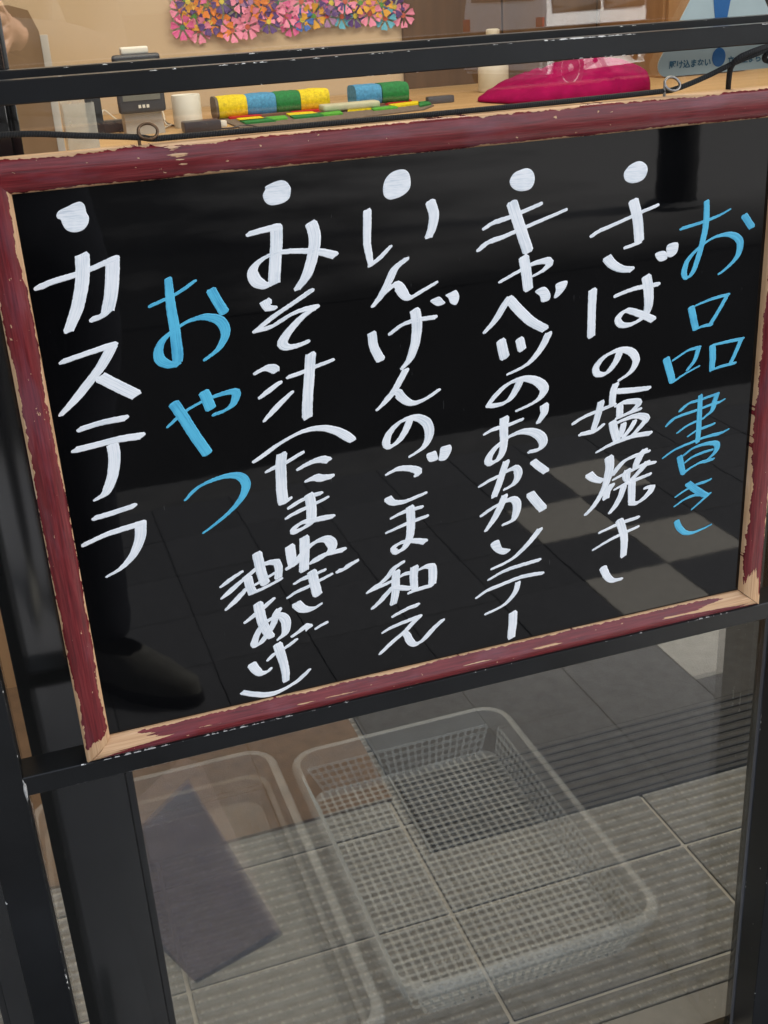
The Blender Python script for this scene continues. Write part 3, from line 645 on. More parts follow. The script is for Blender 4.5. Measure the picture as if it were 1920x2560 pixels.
      [(1117,1162,1.05),(1135,1230,1.05),(1150,1285,1)], [(1155,1170,.5),(1230,1120,.65),(1290,1102,.75),N,(1288,1108,.7),(1268,1170,.65),(1230,1220,.6)], [(1150,1288,.4),(1220,1240,.55),(1290,1202,.4)],
      [(1362,1092,.95),(1363,1160,.95),(1358,1222,.8)], [(1378,1086,.45),(1450,1070,.75),(1520,1056,.75),N,(1512,1065,.7),(1480,1140,.65),(1455,1190,.65)], [(1358,1222,.5),(1400,1206,.7),(1480,1185,.6)]]),
 ('kanji_sho', 'b', 'K3', .88, [[(340,365,.75),(450,270,.75),(600,222,.7),(760,165,.75),(845,135,.8),N,(845,140,.8),(805,250,.85),(770,365,.8),(640,482,.4)], [(137,582,.3),(220,500,.9),(300,452,.8),(550,365,.75),(750,288,.75),(870,250,.8),(945,208,.3)], [(292,675,.3),(420,580,.75),(560,512,.7),(650,475,.5)], [(438,724,.3),(560,640,.75),(700,588,.85),(795,548,.6)],
      [(612,160,.75),(600,350,.8),(587,600,.85),(570,800,.75)], [(92,1022,.3),(250,910,.75),(500,800,.75),(700,725,.75),(880,680,.9),(998,622,.3)],
      [(322,1005,.95),(342,1110,.95),(370,1230,.9)], [(375,985,.5),(500,890,.75),(650,832,.85),(800,815,1.05),(840,850,1.0),(810,940,.85),(720,1030,.6)], [(388,1088,.3),(500,1005,.75),(640,945,.8),(770,905,.5)], [(372,1240,.6),(450,1170,.75),(600,1085,.75),(700,1060,.9),(778,1035,.7)]]),
 ('hiragana_ki', 'b', 'K3', .88, [[(267,1562,.3),(400,1470,.7),(560,1388,.75),(680,1350,.85),(748,1318,.6)], [(252,1692,.3),(400,1590,.75),(540,1535,.75),(610,1530,.6)], [(440,1375,1.1),(540,1455,1.15),(630,1510,1.15),(690,1535,1.0),N,(745,1508,.5),(640,1600,.55),(488,1735,.25)], [(282,1895,.95),(318,1985,1.0),(395,2050,.9),(500,2055,.75),(620,2010,.6),(755,1942,.35)]]),
]
NIB = {'w': (0.0097, 0.0034), 'b': (0.0068, 0.0022)}
NIB_ANG = rad(21)
def catmull(pts):
    out = []
    n = len(pts)
    for i in range(n - 1):
        p0 = pts[i - 1] if i else pts[i]; p1 = pts[i]; p2 = pts[i + 1]; p3 = pts[i + 2] if i + 2 < n else p2
        L_ = math.hypot(p2[0] - p1[0], p2[1] - p1[1]); k_ = max(3, int(L_ / 0.0013))
        for k in range(k_):
            t = k / k_
            out.append(tuple(0.5 * (2 * b + (c - a) * t + (2 * a - 5 * b + 4 * c - e) * t * t + (3 * b - a - 3 * c + e) * t ** 3) for a, b, c, e in zip(p0, p1, p2, p3)))
    out.append(tuple(pts[-1]))
    return out
def nib_poly(L_, t_, n=16):
    """superellipse-like flat nib outline"""
    P = []
    ca, sa = math.cos(NIB_ANG), math.sin(NIB_ANG)
    for k in range(n):
        a = 2 * math.pi * k / n
        c, s = math.cos(a), math.sin(a)
        x = L_ / 2 * math.copysign(abs(c) ** 0.35, c); y = t_ / 2 * math.copysign(abs(s) ** 0.6, s)
        P.append((x * ca - y * sa, x * sa + y * ca))
    return P
def hull(pts):
    pts = sorted(set(pts))
    def half(ps):
        h = []
        for p in ps:
            while len(h) >= 2 and (h[-1][0] - h[-2][0]) * (p[1] - h[-2][1]) - (h[-1][1] - h[-2][1]) * (p[0] - h[-2][0]) <= 0: h.pop()
            h.append(p)
        return h
    a = half(pts); b = half(pts[::-1])
    return a[:-1] + b[:-1]
TH = 0.00022
def build_char(name, colour, frame, scale, strokes, zbase):
    fx, fy, fs = FR[frame]
    V, Fc, U = [], [], []
    lvl = 0
    for st in strokes:
        lvl += 1
        y0 = -(zbase + 0.00003 * lvl)
        if st[0] == 'P':
            pts = []
            for x, y in st[1:]:
                q = at((fx + x * fs, fy + y * fs), y=BY); pts.append((q.x, q.z))
            pts2 = []
            m_ = len(pts)
            for i in range(m_):
                p0, p1, p2, p3 = pts[i - 1], pts[i], pts[(i + 1) % m_], pts[(i + 2) % m_]
                for k in range(4):
                    t = k / 4
                    pts2.append(tuple(0.5 * (2 * b + (c - a) * t + (2 * a - 5 * b + 4 * c - e) * t * t + (3 * b - a - 3 * c + e) * t ** 3) for a, b, c, e in zip(p0, p1, p2, p3)))
            cx = sum(p[0] for p in pts2) / len(pts2); cz = sum(p[1] for p in pts2) / len(pts2)
            b0 = len(V)
            for sc_, dy in ((1.0, 0.0), (0.9, TH), (0.45, TH * 0.7)):
                for p in pts2:
                    V.append((cx + (p[0] - cx) * sc_, BY + y0 - dy, cz + (p[1] - cz) * sc_)); U.append(((p[0] - cx) * sc_ * 3, (p[1] - cz) * sc_ * 90 + .5))
            V.append((cx, BY + y0 - TH * .9, cz)); U.append((0, .5))
            n = len(pts2)
            for r_ in range(2):
                for i in range(n):
                    Fc.append((b0 + r_ * n + i, b0 + r_ * n + (i + 1) % n, b0 + (r_ + 1) * n + (i + 1) % n, b0 + (r_ + 1) * n + i))
            for i in range(n): Fc.append((b0 + 2 * n + i, b0 + 2 * n + (i + 1) % n, b0 + 3 * n))
            continue
        segs, cur = [], []
        for p in st:
            if p is None: segs.append(cur); cur = []
            else:
                q = at((fx + p[0] * fs, fy + p[1] * fs), y=BY)
                cur.append((q.x, q.z, p[2] if len(p) > 2 else 1.0))
        segs.append(cur)
        L0, t0 = NIB[colour]
        for sg in segs:
            lvl += 0.6
            y0 = -(zbase + 0.00003 * lvl)
            C_ = catmull(sg)
            left, right = [], []
            n = len(C_)
            for i, (x, z, s_) in enumerate(C_):
                a = C_[max(0, i - 1)]; b = C_[min(n - 1, i + 1)]
                dx, dz = b[0] - a[0], b[1] - a[1]; L_ = math.hypot(dx, dz) or 1
                nx, nz = -dz / L_, dx / L_
                nb = nib_poly(L0 * scale * s_, t0 * scale * (0.45 + 0.55 * s_))
                # support points of the nib on both sides of the path
                lp = max(nb, key=lambda p: p[0] * nx + p[1] * nz); rp = min(nb, key=lambda p: p[0] * nx + p[1] * nz)
                j = random.uniform(-.00012, .00012)
                hl = lp[0] * nx + lp[1] * nz; hr = rp[0] * nx + rp[1] * nz
                left.append((x + nx * (hl + j), z + nz * (hl + j))); right.append((x + nx * (hr + j), z + nz * (hr + j)))
            # end caps follow the slant of the nib
            def cap(i, sgn):
                x, z, s_ = C_[i]
                a = C_[max(0, i - 1)]; b = C_[min(n - 1, i + 1)]
                dx, dz = b[0] - a[0], b[1] - a[1]; L_ = math.hypot(dx, dz) or 1
                tx, tz = dx / L_ * sgn, dz / L_ * sgn
                nb = nib_poly(L0 * scale * s_, t0 * scale * (0.45 + 0.55 * s_))
                nx, nz = -dz / L_, dx / L_
                out = []
                for w in (0.0, 0.2, 0.4, 0.6, 0.8, 1.0):      # from left edge to right edge
                    hl = max(p[0] * nx + p[1] * nz for p in nb); hr = min(p[0] * nx + p[1] * nz for p in nb)
                    c_ = hl + (hr - hl) * w
                    # farthest nib point along the path for this offset
                    best = 0
                    for k in range(len(nb)):
                        p, q = nb[k], nb[(k + 1) % len(nb)]
                        a0, a1 = p[0] * nx + p[1] * nz, q[0] * nx + q[1] * nz
                        if (a0 - c_) * (a1 - c_) <= 0 and abs(a1 - a0) > 1e-9:
                            f_ = (c_ - a0) / (a1 - a0)
                            px, pz = p[0] + (q[0] - p[0]) * f_, p[1] + (q[1] - p[1]) * f_
                            best = max(best, px * tx + pz * tz)
                    best += random.uniform(-.0002, .0002)
                    out.append((x + nx * c_ + tx * best, z + nz * c_ + tz * best))
                return out
            ws = (0.0, 0.12, 0.5, 0.88, 1.0)
            hs = (0.0, TH, TH * .72, TH, 0.0)
            b0 = len(V); ulen = random.uniform(0, 50)
            for i in range(n):
                if i: ulen += math.hypot(C_[i][0] - C_[i - 1][0], C_[i][1] - C_[i - 1][1])
                drift = 0.00006 * i / n
                for w_, h_ in zip(ws, hs):
                    V.append((left[i][0] + (right[i][0] - left[i][0]) * w_, BY + y0 - drift - h_, left[i][1] + (right[i][1] - left[i][1]) * w_)); U.append((ulen, w_))
            k_ = len(ws)
            for i in range(n - 1):
                for k in range(k_ - 1):
                    Fc.append((b0 + i * k_ + k, b0 + i * k_ + k + 1, b0 + (i + 1) * k_ + k + 1, b0 + (i + 1) * k_ + k))
            for i, sgn in ((0, -1), (n - 1, 1)):
                cp = cap(i, sgn)
                c0 = len(V)
                for w_, p in zip((0.0, .2, .4, .6, .8, 1.0), cp):
                    V.append((p[0], BY + y0 - (0.00006 if i else 0), p[1])); U.append((ulen, w_))
                base = [b0 + i * k_ + k for k in range(k_)]
                # stitch 5 strip verts to 6 cap verts
                tri = [(0, 0, 1), (1, 1, None)]
                Fc.append((base[0], base[1], c0 + 1, c0)); Fc.append((base[1], c0 + 2, c0 + 1)); Fc.append((base[1], base[2], c0 + 2))
                Fc.append((base[2], c0 + 3, c0 + 2)); Fc.append((base[2], base[3], c0 + 3)); Fc.append((base[3], c0 + 4, c0 + 3)); Fc.append((base[3], base[4], c0 + 5, c0 + 4))
    me = mesh(name, [Vector(v) - off for v in V], Fc, U)
    # every face towards the street
    bm = bmesh.new(); bm.from_mesh(me)
    for f in bm.faces:
        f.normal_update()
        if f.normal.y > 0: f.normal_flip()
    bm.to_mesh(me); bm.free()
    return obj(name, me, WHITE if colour == 'w' else BLUE, menu)
off = sub(menu)
for (nm, colr, fr_, sc_, sts) in CH:
    build_char('letter' if nm != 'bullet_dot' else 'bullet_dot', colr, fr_, sc_, sts, 0.00005)

# ================================================================== eye hooks and cord
BRASS = plain('tarnished_brass', (0.16, 0.10, 0.06), 0.32, 0.4, 200, metal=0.9)
STEEL = plain('bright_steel_ring', (0.30, 0.28, 0.26), 0.3, 0.4, 200, metal=0.9)
def eye_hook(px, mat, label):
    c = at(px, y=0.006); c.z = 1.1190
    e = empty('eye_hook', (c.x, 0.006, 1.110), label, 'eye hook', 'eye hooks screwed into the top of the frame'); o_ = sub(e)
    ring = [(c.x + 0.0060 * math.cos(a), 0.006 + 0.003 * math.sin(a), c.z + 0.0044 * math.sin(a)) for a in [2 * math.pi * k / 14 for k in range(14)]]
    obj('ring', tube_mesh('ring', ring, 0.0010, o_, 8, closed=True, sub_=3), mat, e)
    obj('shank', tube_mesh('shank', [(c.x - 0.0060, 0.006, 1.119), (c.x - 0.0062, 0.006, 1.114), (c.x - 0.0060, 0.006, 1.1075)], 0.0011, o_, 8), mat, e)
    return c
h1 = eye_hook((372, 345), BRASS, 'tarnished brass eye hook above the scraped patch of the frame')
h2 = eye_hook((1680, 226), STEEL, 'bright steel eye hook below the caution sticker')
k = Mat('black_braided_cord'); tc_ = k.n('ShaderNodeTexCoord'); sp = k.n('ShaderNodeSeparateXYZ'); k.l(tc_.outputs['UV'], sp.inputs[0])
tw = k.math('SINE', k.math('ADD', k.math('MULTIPLY', sp.outputs[0], 3800), k.math('MULTIPLY', sp.outputs[1], 12.566)))
k.color(k.ramp(tw, [(0.0, (0.006, 0.006, 0.006)), (1.0, (0.016, 0.0155, 0.015))])); k.rough(0.85); k.bump(tw, 0.35, 0.0008)
CORD = k.m
cord = empty('cord', (0.27, 0.008, 1.115), 'black braided cord threaded through the eye hooks and tied to the stand', 'cord'); o_ = sub(cord)
def cp(px, y): q = at(px, y=y); return (q.x, q.y, q.z)
main = [(-0.0672, 0.012, 1.121), cp((17, 337), 0.010), cp((200, 339), 0.008), cp((340, 343), 0.006), cp((380, 347), 0.006), cp((430, 343), 0.007), cp((640, 325), 0.008), cp((1000, 293), 0.008), cp((1400, 255), 0.008), cp((1640, 230), 0.007), cp((1690, 222), 0.006), cp((1760, 194), 0.005), cp((1830, 160), 0.000), cp((1890, 135), -0.004), cp((1925, 122), -0.003), (0.560, 0.004, 1.1385), (0.60, 0.020, 1.136), (0.6465, 0.052, 1.134)]
obj('strand', tube_mesh('strand', main, 0.0019, o_, 10, sub_=14), CORD, cord)
tail = [cp((1935, 112), -0.002), cp((1900, 122), -0.0055), cp((1850, 143), -0.004), cp((1828, 168), 0.001), cp((1822, 200), 0.008), cp((1820, 232), 0.0165), (at((1820, 250), y=0.0165).x, 0.0168, 1.085)]
obj('tail', tube_mesh('tail', tail, 0.0020, o_, 10, sub_=14), CORD, cord)
kc = at((1921, 132), y=-0.004)
knot = [(kc.x + 0.004 * math.cos(a) + 0.0008 * i, kc.y + 0.002 - 0.004 * math.sin(a), kc.z + 0.0028 * math.sin(a) - 0.0006 * i) for i, a in enumerate([0.9 * j for j in range(15)])]
obj('knot', tube_mesh('knot', knot, 0.0019, o_, 8, sub_=6), CORD, cord)

# ================================================================== caution sticker on the glass
SY = G - 0.0036
bl = at((1664, 191), y=SY); br = at((1945, 160), y=SY)
bw = br.x - bl.x; zb = bl.z - 0.0005
apex = (bl.x + bw / 2, zb + 0.098)
def round_tri(pts, r, n=7):
    out = []
    for i in range(3):
        a, b, c = Vector(pts[i - 1]), Vector(pts[i]), Vector(pts[(i + 1) % 3])
        u = (a - b).normalized(); v = (c - b).normalized()
        ang = u.angle(v); dd = r / math.tan(ang / 2)
        p0 = b + u * dd; p1 = b + v * dd; cen = b + (u + v).normalized() * (r / math.sin(ang / 2))
        a0 = math.atan2(p0.y - cen.y, p0.x - cen.x); a1 = math.atan2(p1.y - cen.y, p1.x - cen.x)
        dlt = (a1 - a0 + math.pi) % (2 * math.pi) - math.pi
        for k in range(n + 1):
            t = a0 + dlt * k / n; out.append((cen.x + r * math.cos(t), cen.y + r * math.sin(t)))
    return out
stk = empty('caution_sticker', (apex[0], SY, zb), 'pale aqua triangular caution sticker with a blue exclamation mark on the glass', 'sticker'); o_ = sub(stk)
AQUA = plain('aqua_vinyl', (0.44, 0.52, 0.49), 0.45, 0.06, 30); SBLUE = plain('blue_print', (0.0, 0.105, 0.30), 0.4, 0.08, 60); STXT = plain('teal_print', (0.008, 0.10, 0.17), 0.4, 0.08, 60)
obj('backing', prism_mesh('backing', [(x, SY, z) for x, z in round_tri([(bl.x - 0.014, zb), (br.x + 0.014, zb), (apex[0], apex[1] + 0.012)], 0.0085)], (0, 0.0006, 0), o_), AQUA, stk)
cx = at((1797, 140), y=SY).x
dz_ = at((1797, 143), y=SY).z
obj('exclamation_dot', prism_mesh('exclamation_dot', [(cx + 0.0062 * math.cos(a), SY - 0.0003, dz_ + 0.0072 * math.sin(a)) for a in [2 * math.pi * i / 24 for i in range(24)]], (0, 0.0002, 0), o_), SBLUE, stk)
zt = at((1797, 42), y=SY).z
obj('exclamation_bar', prism_mesh('exclamation_bar', [(cx - 0.0050, SY - 0.0003, zt - 0.0045), (cx + 0.0050, SY - 0.0003, zt - 0.0045), (cx + 0.0095, SY - 0.0003, zt + 0.022), (cx + 0.0092, SY - 0.0003, zt + 0.034), (cx, SY - 0.0003, zt + 0.038), (cx - 0.0092, SY - 0.0003, zt + 0.034), (cx - 0.0095, SY - 0.0003, zt + 0.022)], (0, 0.0002, 0), o_), SBLUE, stk)
def text_part(body, size, loc, mat, parent, name='lettering', sx=1.0, thick=0.0, rot=(math.pi / 2, 0, 0), ext=0.0):
    cu = bpy.data.curves.new(name, 'FONT'); cu.body = body; cu.size = size; cu.offset = thick; cu.extrude = ext
    to = bpy.data.objects.new(name + '_tmp', cu); COL.objects.link(to)
    bpy.context.view_layer.update()
    me = bpy.data.meshes.new_from_object(to.evaluated_get(bpy.context.evaluated_depsgraph_get()))
    bpy.data.objects.remove(to); bpy.data.curves.remove(cu)
    me.materials.clear()
    me.transform(Matrix.Translation(Vector(loc) - Vector(parent.location)) @ Matrix(((sx, 0, 0, 0), (0, 0, -1, 0), (0, 1, 0, 0), (0, 0, 0, 1))))
    return obj(name, me, mat, parent)
t1 = at((1672, 170), y=SY)
text_part('\u99c6\u3051\u8fbc\u307e\u306a\u3044', 0.0064, (t1.x, SY - 0.0003, zb + 0.0062), STXT, stk, thick=0.00018)
text_part('\u7acb\u3061\u6b62\u307e\u3089\u306a\u3044', 0.0064, (cx + 0.0082, SY - 0.0003, zb + 0.0062), STXT, stk, thick=0.00018)

# ================================================================== storage tubs on the floor behind the glass
TUB = m_clear_plastic('frosted_polypropylene', (0.76, 0.80, 0.82), 0.10, 0.25)
RIM = m_clear_plastic('frosted_polypropylene_rim', (0.80, 0.85, 0.88), 0.14, 0.2)
BASK = m_clear_plastic('clear_basket_plastic', (0.72, 0.78, 0.82), 0.085, 0.2)
def rrect(x0, x1, y0, y1, r, n=5):
    P = []
    for cx_, cy_, a0 in ((x1 - r, y1 - r, 0), (x0 + r, y1 - r, 90), (x0 + r, y0 + r, 180), (x1 - r, y0 + r, 270)):
        for k in range(n + 1):
            a = rad(a0 + 90 * k / n); P.append((cx_ + r * math.cos(a), cy_ + r * math.sin(a)))
    return P
def loft(name, rings, off_, close_bottom=False):
    V, Fc = [], []
    n = len(rings[0])
    for rg in rings: V += [Vector(p) - Vector(off_) for p in rg]
    for i in range(len(rings) - 1):
        for k in range(n): Fc.append((i * n + k, i * n + (k + 1) % n, (i + 1) * n + (k + 1) % n, (i + 1) * n + k))
    if close_bottom: Fc.append(tuple(range(n)))
    return mesh(name, V, Fc, smooth=50)
def ring3(x0, x1, y0, y1, r, z): return [(x, y, z) for x, y in rrect(x0, x1, y0, y1, r)]
# smooth tub
tx0, tx1, ty0, ty1, th_ = -0.110, 0.250, 0.205, 0.795, 0.085
tub = empty('storage_tub', ((tx0 + tx1) / 2, (ty0 + ty1) / 2, 0.008), 'smooth frosted clear plastic tub standing on the shop floor behind the glass', 'tub'); o_ = sub(tub)
rg = []
for s_, z in ((0.030, 0.009), (0.022, 0.011), (0.016, 0.03), (0.012, 0.046), (0.005, 0.048), (0.002, th_)): rg.append(ring3(tx0 + s_, tx1 - s_, ty0 + s_, ty1 - s_, 0.035, z))
obj('wall', loft('wall', rg, o_, True), TUB, tub)
obj('rim', loft('rim', [ring3(tx0 + 0.002, tx1 - 0.002, ty0 + 0.002, ty1 - 0.002, 0.036, th_), ring3(tx0 - 0.006, tx1 + 0.006, ty0 - 0.006, ty1 + 0.006, 0.042, th_ + 0.001), ring3(tx0 - 0.012, tx1 + 0.012, ty0 - 0.012, ty1 + 0.012, 0.047, th_ - 0.004), ring3(tx0 - 0.013, tx1 + 0.013, ty0 - 0.013, ty1 + 0.013, 0.047, th_ - 0.012)], o_), RIM, tub)
# lattice basket
qx0, qx1, qy0, qy1, qh = 0.290, 0.644, 0.240, 0.760, 0.085
bsk = empty('lattice_basket', ((qx0 + qx1) / 2, (qy0 + qy1) / 2, 0.008), 'clear plastic lattice basket standing on the charcoal mat behind the glass', 'basket'); o_ = sub(bsk)
bx = []
P_ = 0.0128; tpr = 0.022; zf = 0.014
x = qx0 + tpr + 0.012
while x < qx1 - tpr - 0.01: bx.append(((x - 0.0021, qy0 + tpr, zf), (x + 0.0021, qy1 - tpr, zf + 0.0022))); x += P_
y = qy0 + tpr + 0.012
while y < qy1 - tpr - 0.01: bx.append(((qx0 + tpr, y - 0.0021, zf + 0.0002), (qx1 - tpr, y + 0.0021, zf + 0.0018))); y += P_
me = join_boxes('base_lattice', bx, o_); o = obj('base_lattice', me, BASK, bsk, kind='stuff')
def bars_mesh(name, segs, w_, off_):
    V, Fc = [], []
    for a, b, nrm in segs:
        a, b, nrm = Vector(a), Vector(b), Vector(nrm).normalized()
        t = (b - a).normalized(); s_ = t.cross(nrm) * w_ / 2; h = nrm * 0.0009
        i0 = len(V)
        for q in (a, b):
            for sg1, sg2 in ((-1, -1), (1, -1), (1, 1), (-1, 1)): V.append(q + s_ * sg1 + h * sg2 - Vector(off_))
        for f in ((0, 1, 2, 3), (7, 6, 5, 4), (0, 4, 5, 1), (1, 5, 6, 2), (2, 6, 7, 3), (3, 7, 4, 0)): Fc.append(tuple(i0 + j for j in f))
    return mesh(name, V, Fc)
def wall_lattice(a0, a1, b0, b1, nrm, nv, nh):
    """a0-a1 bottom edge, b0-b1 top edge"""
    a0, a1, b0, b1 = map(Vector, (a0, a1, b0, b1)); sg = []
    for i in range(nv + 1):
        t = i / nv; sg.append((a0.lerp(a1, t), b0.lerp(b1, t), nrm))
    for j in range(nh + 1):
        t = j / nh; sg.append((a0.lerp(b0, t) , a1.lerp(b1, t), nrm))
    return sg
z0_, z1_ = zf, qh - 0.03
ins = tpr; rr_ = 0.02
for nm, a0, a1, b0, b1, nrm, nv in (('w', (qx0 + ins, qy0 + ins + rr_, z0_), (qx0 + ins, qy1 - ins - rr_, z0_), (qx0 + 0.006, qy0 + rr_, z1_), (qx0 + 0.006, qy1 - rr_, z1_), (-1, 0, 0), 36),
        ('e', (qx1 - ins, qy0 + ins + rr_, z0_), (qx1 - ins, qy1 - ins - rr_, z0_), (qx1 - 0.006, qy0 + rr_, z1_), (qx1 - 0.006, qy1 - rr_, z1_), (1, 0, 0), 36),
        ('s', (qx0 + ins + rr_, qy0 + ins, z0_), (qx1 - ins - rr_, qy0 + ins, z0_), (qx0 + rr_, qy0 + 0.006, z1_), (qx1 - rr_, qy0 + 0.006, z1_), (0, -1, 0), 24),
        ('n', (qx0 + ins + rr_, qy1 - ins, z0_), (qx1 - ins - rr_, qy1 - ins, z0_), (qx0 + rr_, qy1 - 0.006, z1_), (qx1 - rr_, qy1 - 0.006, z1_), (0, 1, 0), 24)):
    obj('side_lattice', bars_mesh('side_lattice', wall_lattice(a0, a1, b0, b1, nrm, nv, 4), 0.0042, o_), BASK, bsk, kind='stuff')
obj('upper_band', loft('upper_band', [ring3(qx0 + 0.006, qx1 - 0.006, qy0 + 0.006, qy1 - 0.006, 0.036, z1_ - 0.002), ring3(qx0 + 0.002, qx1 - 0.002, qy0 + 0.002, qy1 - 0.002, 0.038, qh)], o_), TUB, bsk)
obj('rim', loft('rim', [ring3(qx0 + 0.002, qx1 - 0.002, qy0 + 0.002, qy1 - 0.002, 0.038, qh), ring3(qx0 - 0.004, qx1 + 0.004, qy0 - 0.004, qy1 + 0.004, 0.042, qh + 0.002), ring3(qx0 - 0.010, qx1 + 0.010, qy0 - 0.010, qy1 + 0.010, 0.046, qh - 0.002), ring3(qx0 - 0.011, qx1 + 0.011, qy0 - 0.011, qy1 + 0.011, 0.046, qh - 0.010)], o_), RIM, bsk)
obj('floor_band', loft('floor_band', [ring3(qx0 + ins + .004, qx1 - ins - .004, qy0 + ins + .004, qy1 - ins - .004, 0.02, 0.0065), ring3(qx0 + ins - 0.001, qx1 - ins + 0.001, qy0 + ins - 0.001, qy1 - ins + 0.001, 0.022, zf + 0.004)], o_), RIM, bsk)
# navy folder in a clear sleeve, lying in the tub
NAVY = m_clear_plastic('navy_film', (0.010, 0.030, 0.11), 0.17, 0.3)
zf2 = 0.016
fp = [at((225, 2190), z=zf2), at((470, 1945), z=zf2), at((560, 1985), z=zf2), at((705, 2330), z=zf2), at((490, 2450), z=zf2)]
fp = [Vector((max(-0.07, p.x), p.y, zf2)) for p in fp]
fo = empty('navy_folder', (fp[4].x, fp[4].y, zf2 - 0.004), 'translucent navy blue plastic folder in a clear sleeve inside the smooth tub', 'folder'); o_ = sub(fo)
obj('card', prism_mesh('card', [fp[0], fp[1], fp[3], fp[4]], (0, 0, -0.006), o_), NAVY, fo)
SLV = m_clear_plastic('clear_sleeve', (0.72, 0.60, 0.66), 0.06, 0.12)
sv = [at((215, 2110), z=0.024), at((455, 1895), z=0.03), at((500, 1905), z=0.034), at((590, 2090), z=0.026), at((700, 2320), z=0.019), at((480, 2455), z=0.0185)]
sv = [Vector((max(-0.068, p.x), p.y, p.z)) for p in sv]
cen = sum(sv, Vector()) / len(sv)
Vv = sv + [cen]; Ff = [(i, (i + 1) % 6, 6) for i in range(6)]
obj('sleeve', mesh('sleeve', [p - o_ for p in Vv], Ff, smooth=70), SLV, fo)

# ================================================================== counter and the things on it
CZ = 0.955
LWOOD = m_wood('light_counter_wood', (0.42, 0.27, 0.13), (0.58, 0.40, 0.22), 2.0, 0.4, 0)
ctr = empty('counter', (1.0, 1.9, 0), 'light wooden service counter along the back wall of the shop', 'counter'); o_ = sub(ctr)
obj('worktop', box_mesh('worktop', (-0.55, 1.42, CZ - 0.035), (2.6, 2.295, CZ), o_, bevel=0.003), LWOOD, ctr)
for i in range(5):
    x0 = -0.53 + i * 0.622
    obj('front_panel', box_mesh('front_panel', (x0, 1.46, 0.06), (x0 + 0.617, 1.478, CZ - 0.036), o_, bevel=0.002), m_wood('panel_wood', (0.20, 0.12, 0.06), (0.30, 0.19, 0.10), 2.2, 0.5, 2) if i == 0 else bpy.data.materials['panel_wood'], ctr)
obj('plinth', box_mesh('plinth', (-0.52, 1.49, 0.0), (2.57, 1.52, 0.07), o_), plain('plinth_black', (0.02, 0.02, 0.02), 0.6), ctr)
def on(px, y): q = at(px, y=y); return q
def cpos(px):                     # point on the worktop
    return at(px, z=CZ)
# wooden cabinet at the left end
BW = m_wood('brown_cabinet_wood', (0.27, 0.155, 0.075), (0.35, 0.21, 0.11), 1.2, 0.5, 2)
cabY = 1.30
a = at((-330, 30), y=cabY); b = at((70, 10), y=cabY); c = at((92, 45), y=cabY); dd_ = at((150, 400), y=cabY)
cb_ = empty('side_cabinet', ((a.x + dd_.x) / 2, cabY + 0.3, 0), 'tall brown wooden cabinet with a rounded corner at the counter end', 'cabinet'); o_ = sub(cb_)
poly = [(dd_.x, cabY, 0.004), (dd_.x, cabY, c.z - 0.02), (dd_.x - 0.012, cabY, c.z + 0.012), (dd_.x - 0.04, cabY, b.z), (a.x - 0.1, cabY, b.z), (a.x - 0.1, cabY, 0.004)]
obj('carcass', prism_mesh('carcass', poly, (0, 0.9, 0), o_), BW, cb_)
obj('edge_strip', box_mesh('edge_strip', (dd_.x, cabY - 0.001, 0.01), (dd_.x + 0.012, cabY + 0.006, c.z - 0.025), o_, bevel=0.001), plain('pale_edge', (0.5, 0.45, 0.40), 0.5), cb_)
# clear acrylic holder
ACR = m_clear_plastic('acrylic', (0.72, 0.74, 0.72), 0.40, 0.1)
p = cpos((196, 372)); yb = 1.44
q0 = at((155, 262), y=yb); q1 = at((250, 362), y=yb)
ah = empty('acrylic_holder', ((q0.x + q1.x) / 2, yb + 0.05, CZ), 'clear acrylic leaflet holder next to the brown cabinet', 'holder'); o_ = sub(ah)
obj('front', box_mesh('front', (q0.x, yb, CZ), (q1.x, yb + 0.003, q0.z), o_), ACR, ah)
obj('back', box_mesh('back', (q0.x, yb + 0.06, CZ), (q1.x, yb + 0.063, q0.z + 0.012), o_), ACR, ah)
for x in (q0.x, q1.x - 0.003): obj('side', box_mesh('side', (x, yb + 0.0035, CZ), (x + 0.003, yb + 0.0595, q0.z), o_), ACR, ah)
lf = at((225, 250), y=yb + 0.03)
obj('leaflet', box_mesh('leaflet', (lf.x - 0.010, yb + 0.028, CZ + 0.03), (lf.x + 0.018, yb + 0.03, lf.z + 0.004), o_), plain('black_leaflet', (0.02, 0.02, 0.022), 0.5), ah)
# payment terminal
ty = 1.72
e = empty('payment_terminal', (at((360, 325), y=ty).x, ty, CZ), 'dark screened payment terminal on a pale grey stand with a white sensor on top', 'terminal'); o_ = sub(e)
DK = plain('dark_plastic', (0.035, 0.038, 0.05), 0.35, 0.1, 30); LG = plain('pale_grey_plastic', (0.46, 0.46, 0.46), 0.45, 0.05, 20); WP = plain('white_plastic', (0.72, 0.72, 0.69), 0.45, 0.04, 20)
tl = at((286, 138), y=ty); brr = at((400, 272), y=ty); sl_ = at((320, 272), y=ty); sr = at((398, 325), y=ty)
cxx = (at((284, 148), y=ty).x + at((381, 148), y=ty).x) / 2; hw = 0.047
cx2 = (at((313, 262), y=ty).x + at((405, 262), y=ty).x) / 2; cxx = (cxx + cx2) / 2
obj('stand', prism_mesh('stand', [(cxx - 0.036, ty + 0.004, CZ), (cxx + 0.042, ty + 0.004, CZ), (cxx + 0.036, ty + 0.004, brr.z + 0.03), (cxx - 0.036, ty + 0.004, brr.z + 0.03)], (0, 0.05, 0), o_), LG, e)
obj('housing', box_mesh('housing', (cxx - hw, ty - 0.014, brr.z - 0.004), (cxx + hw, ty + 0.0035, tl.z), o_, bevel=0.007, seg=3), DK, e)
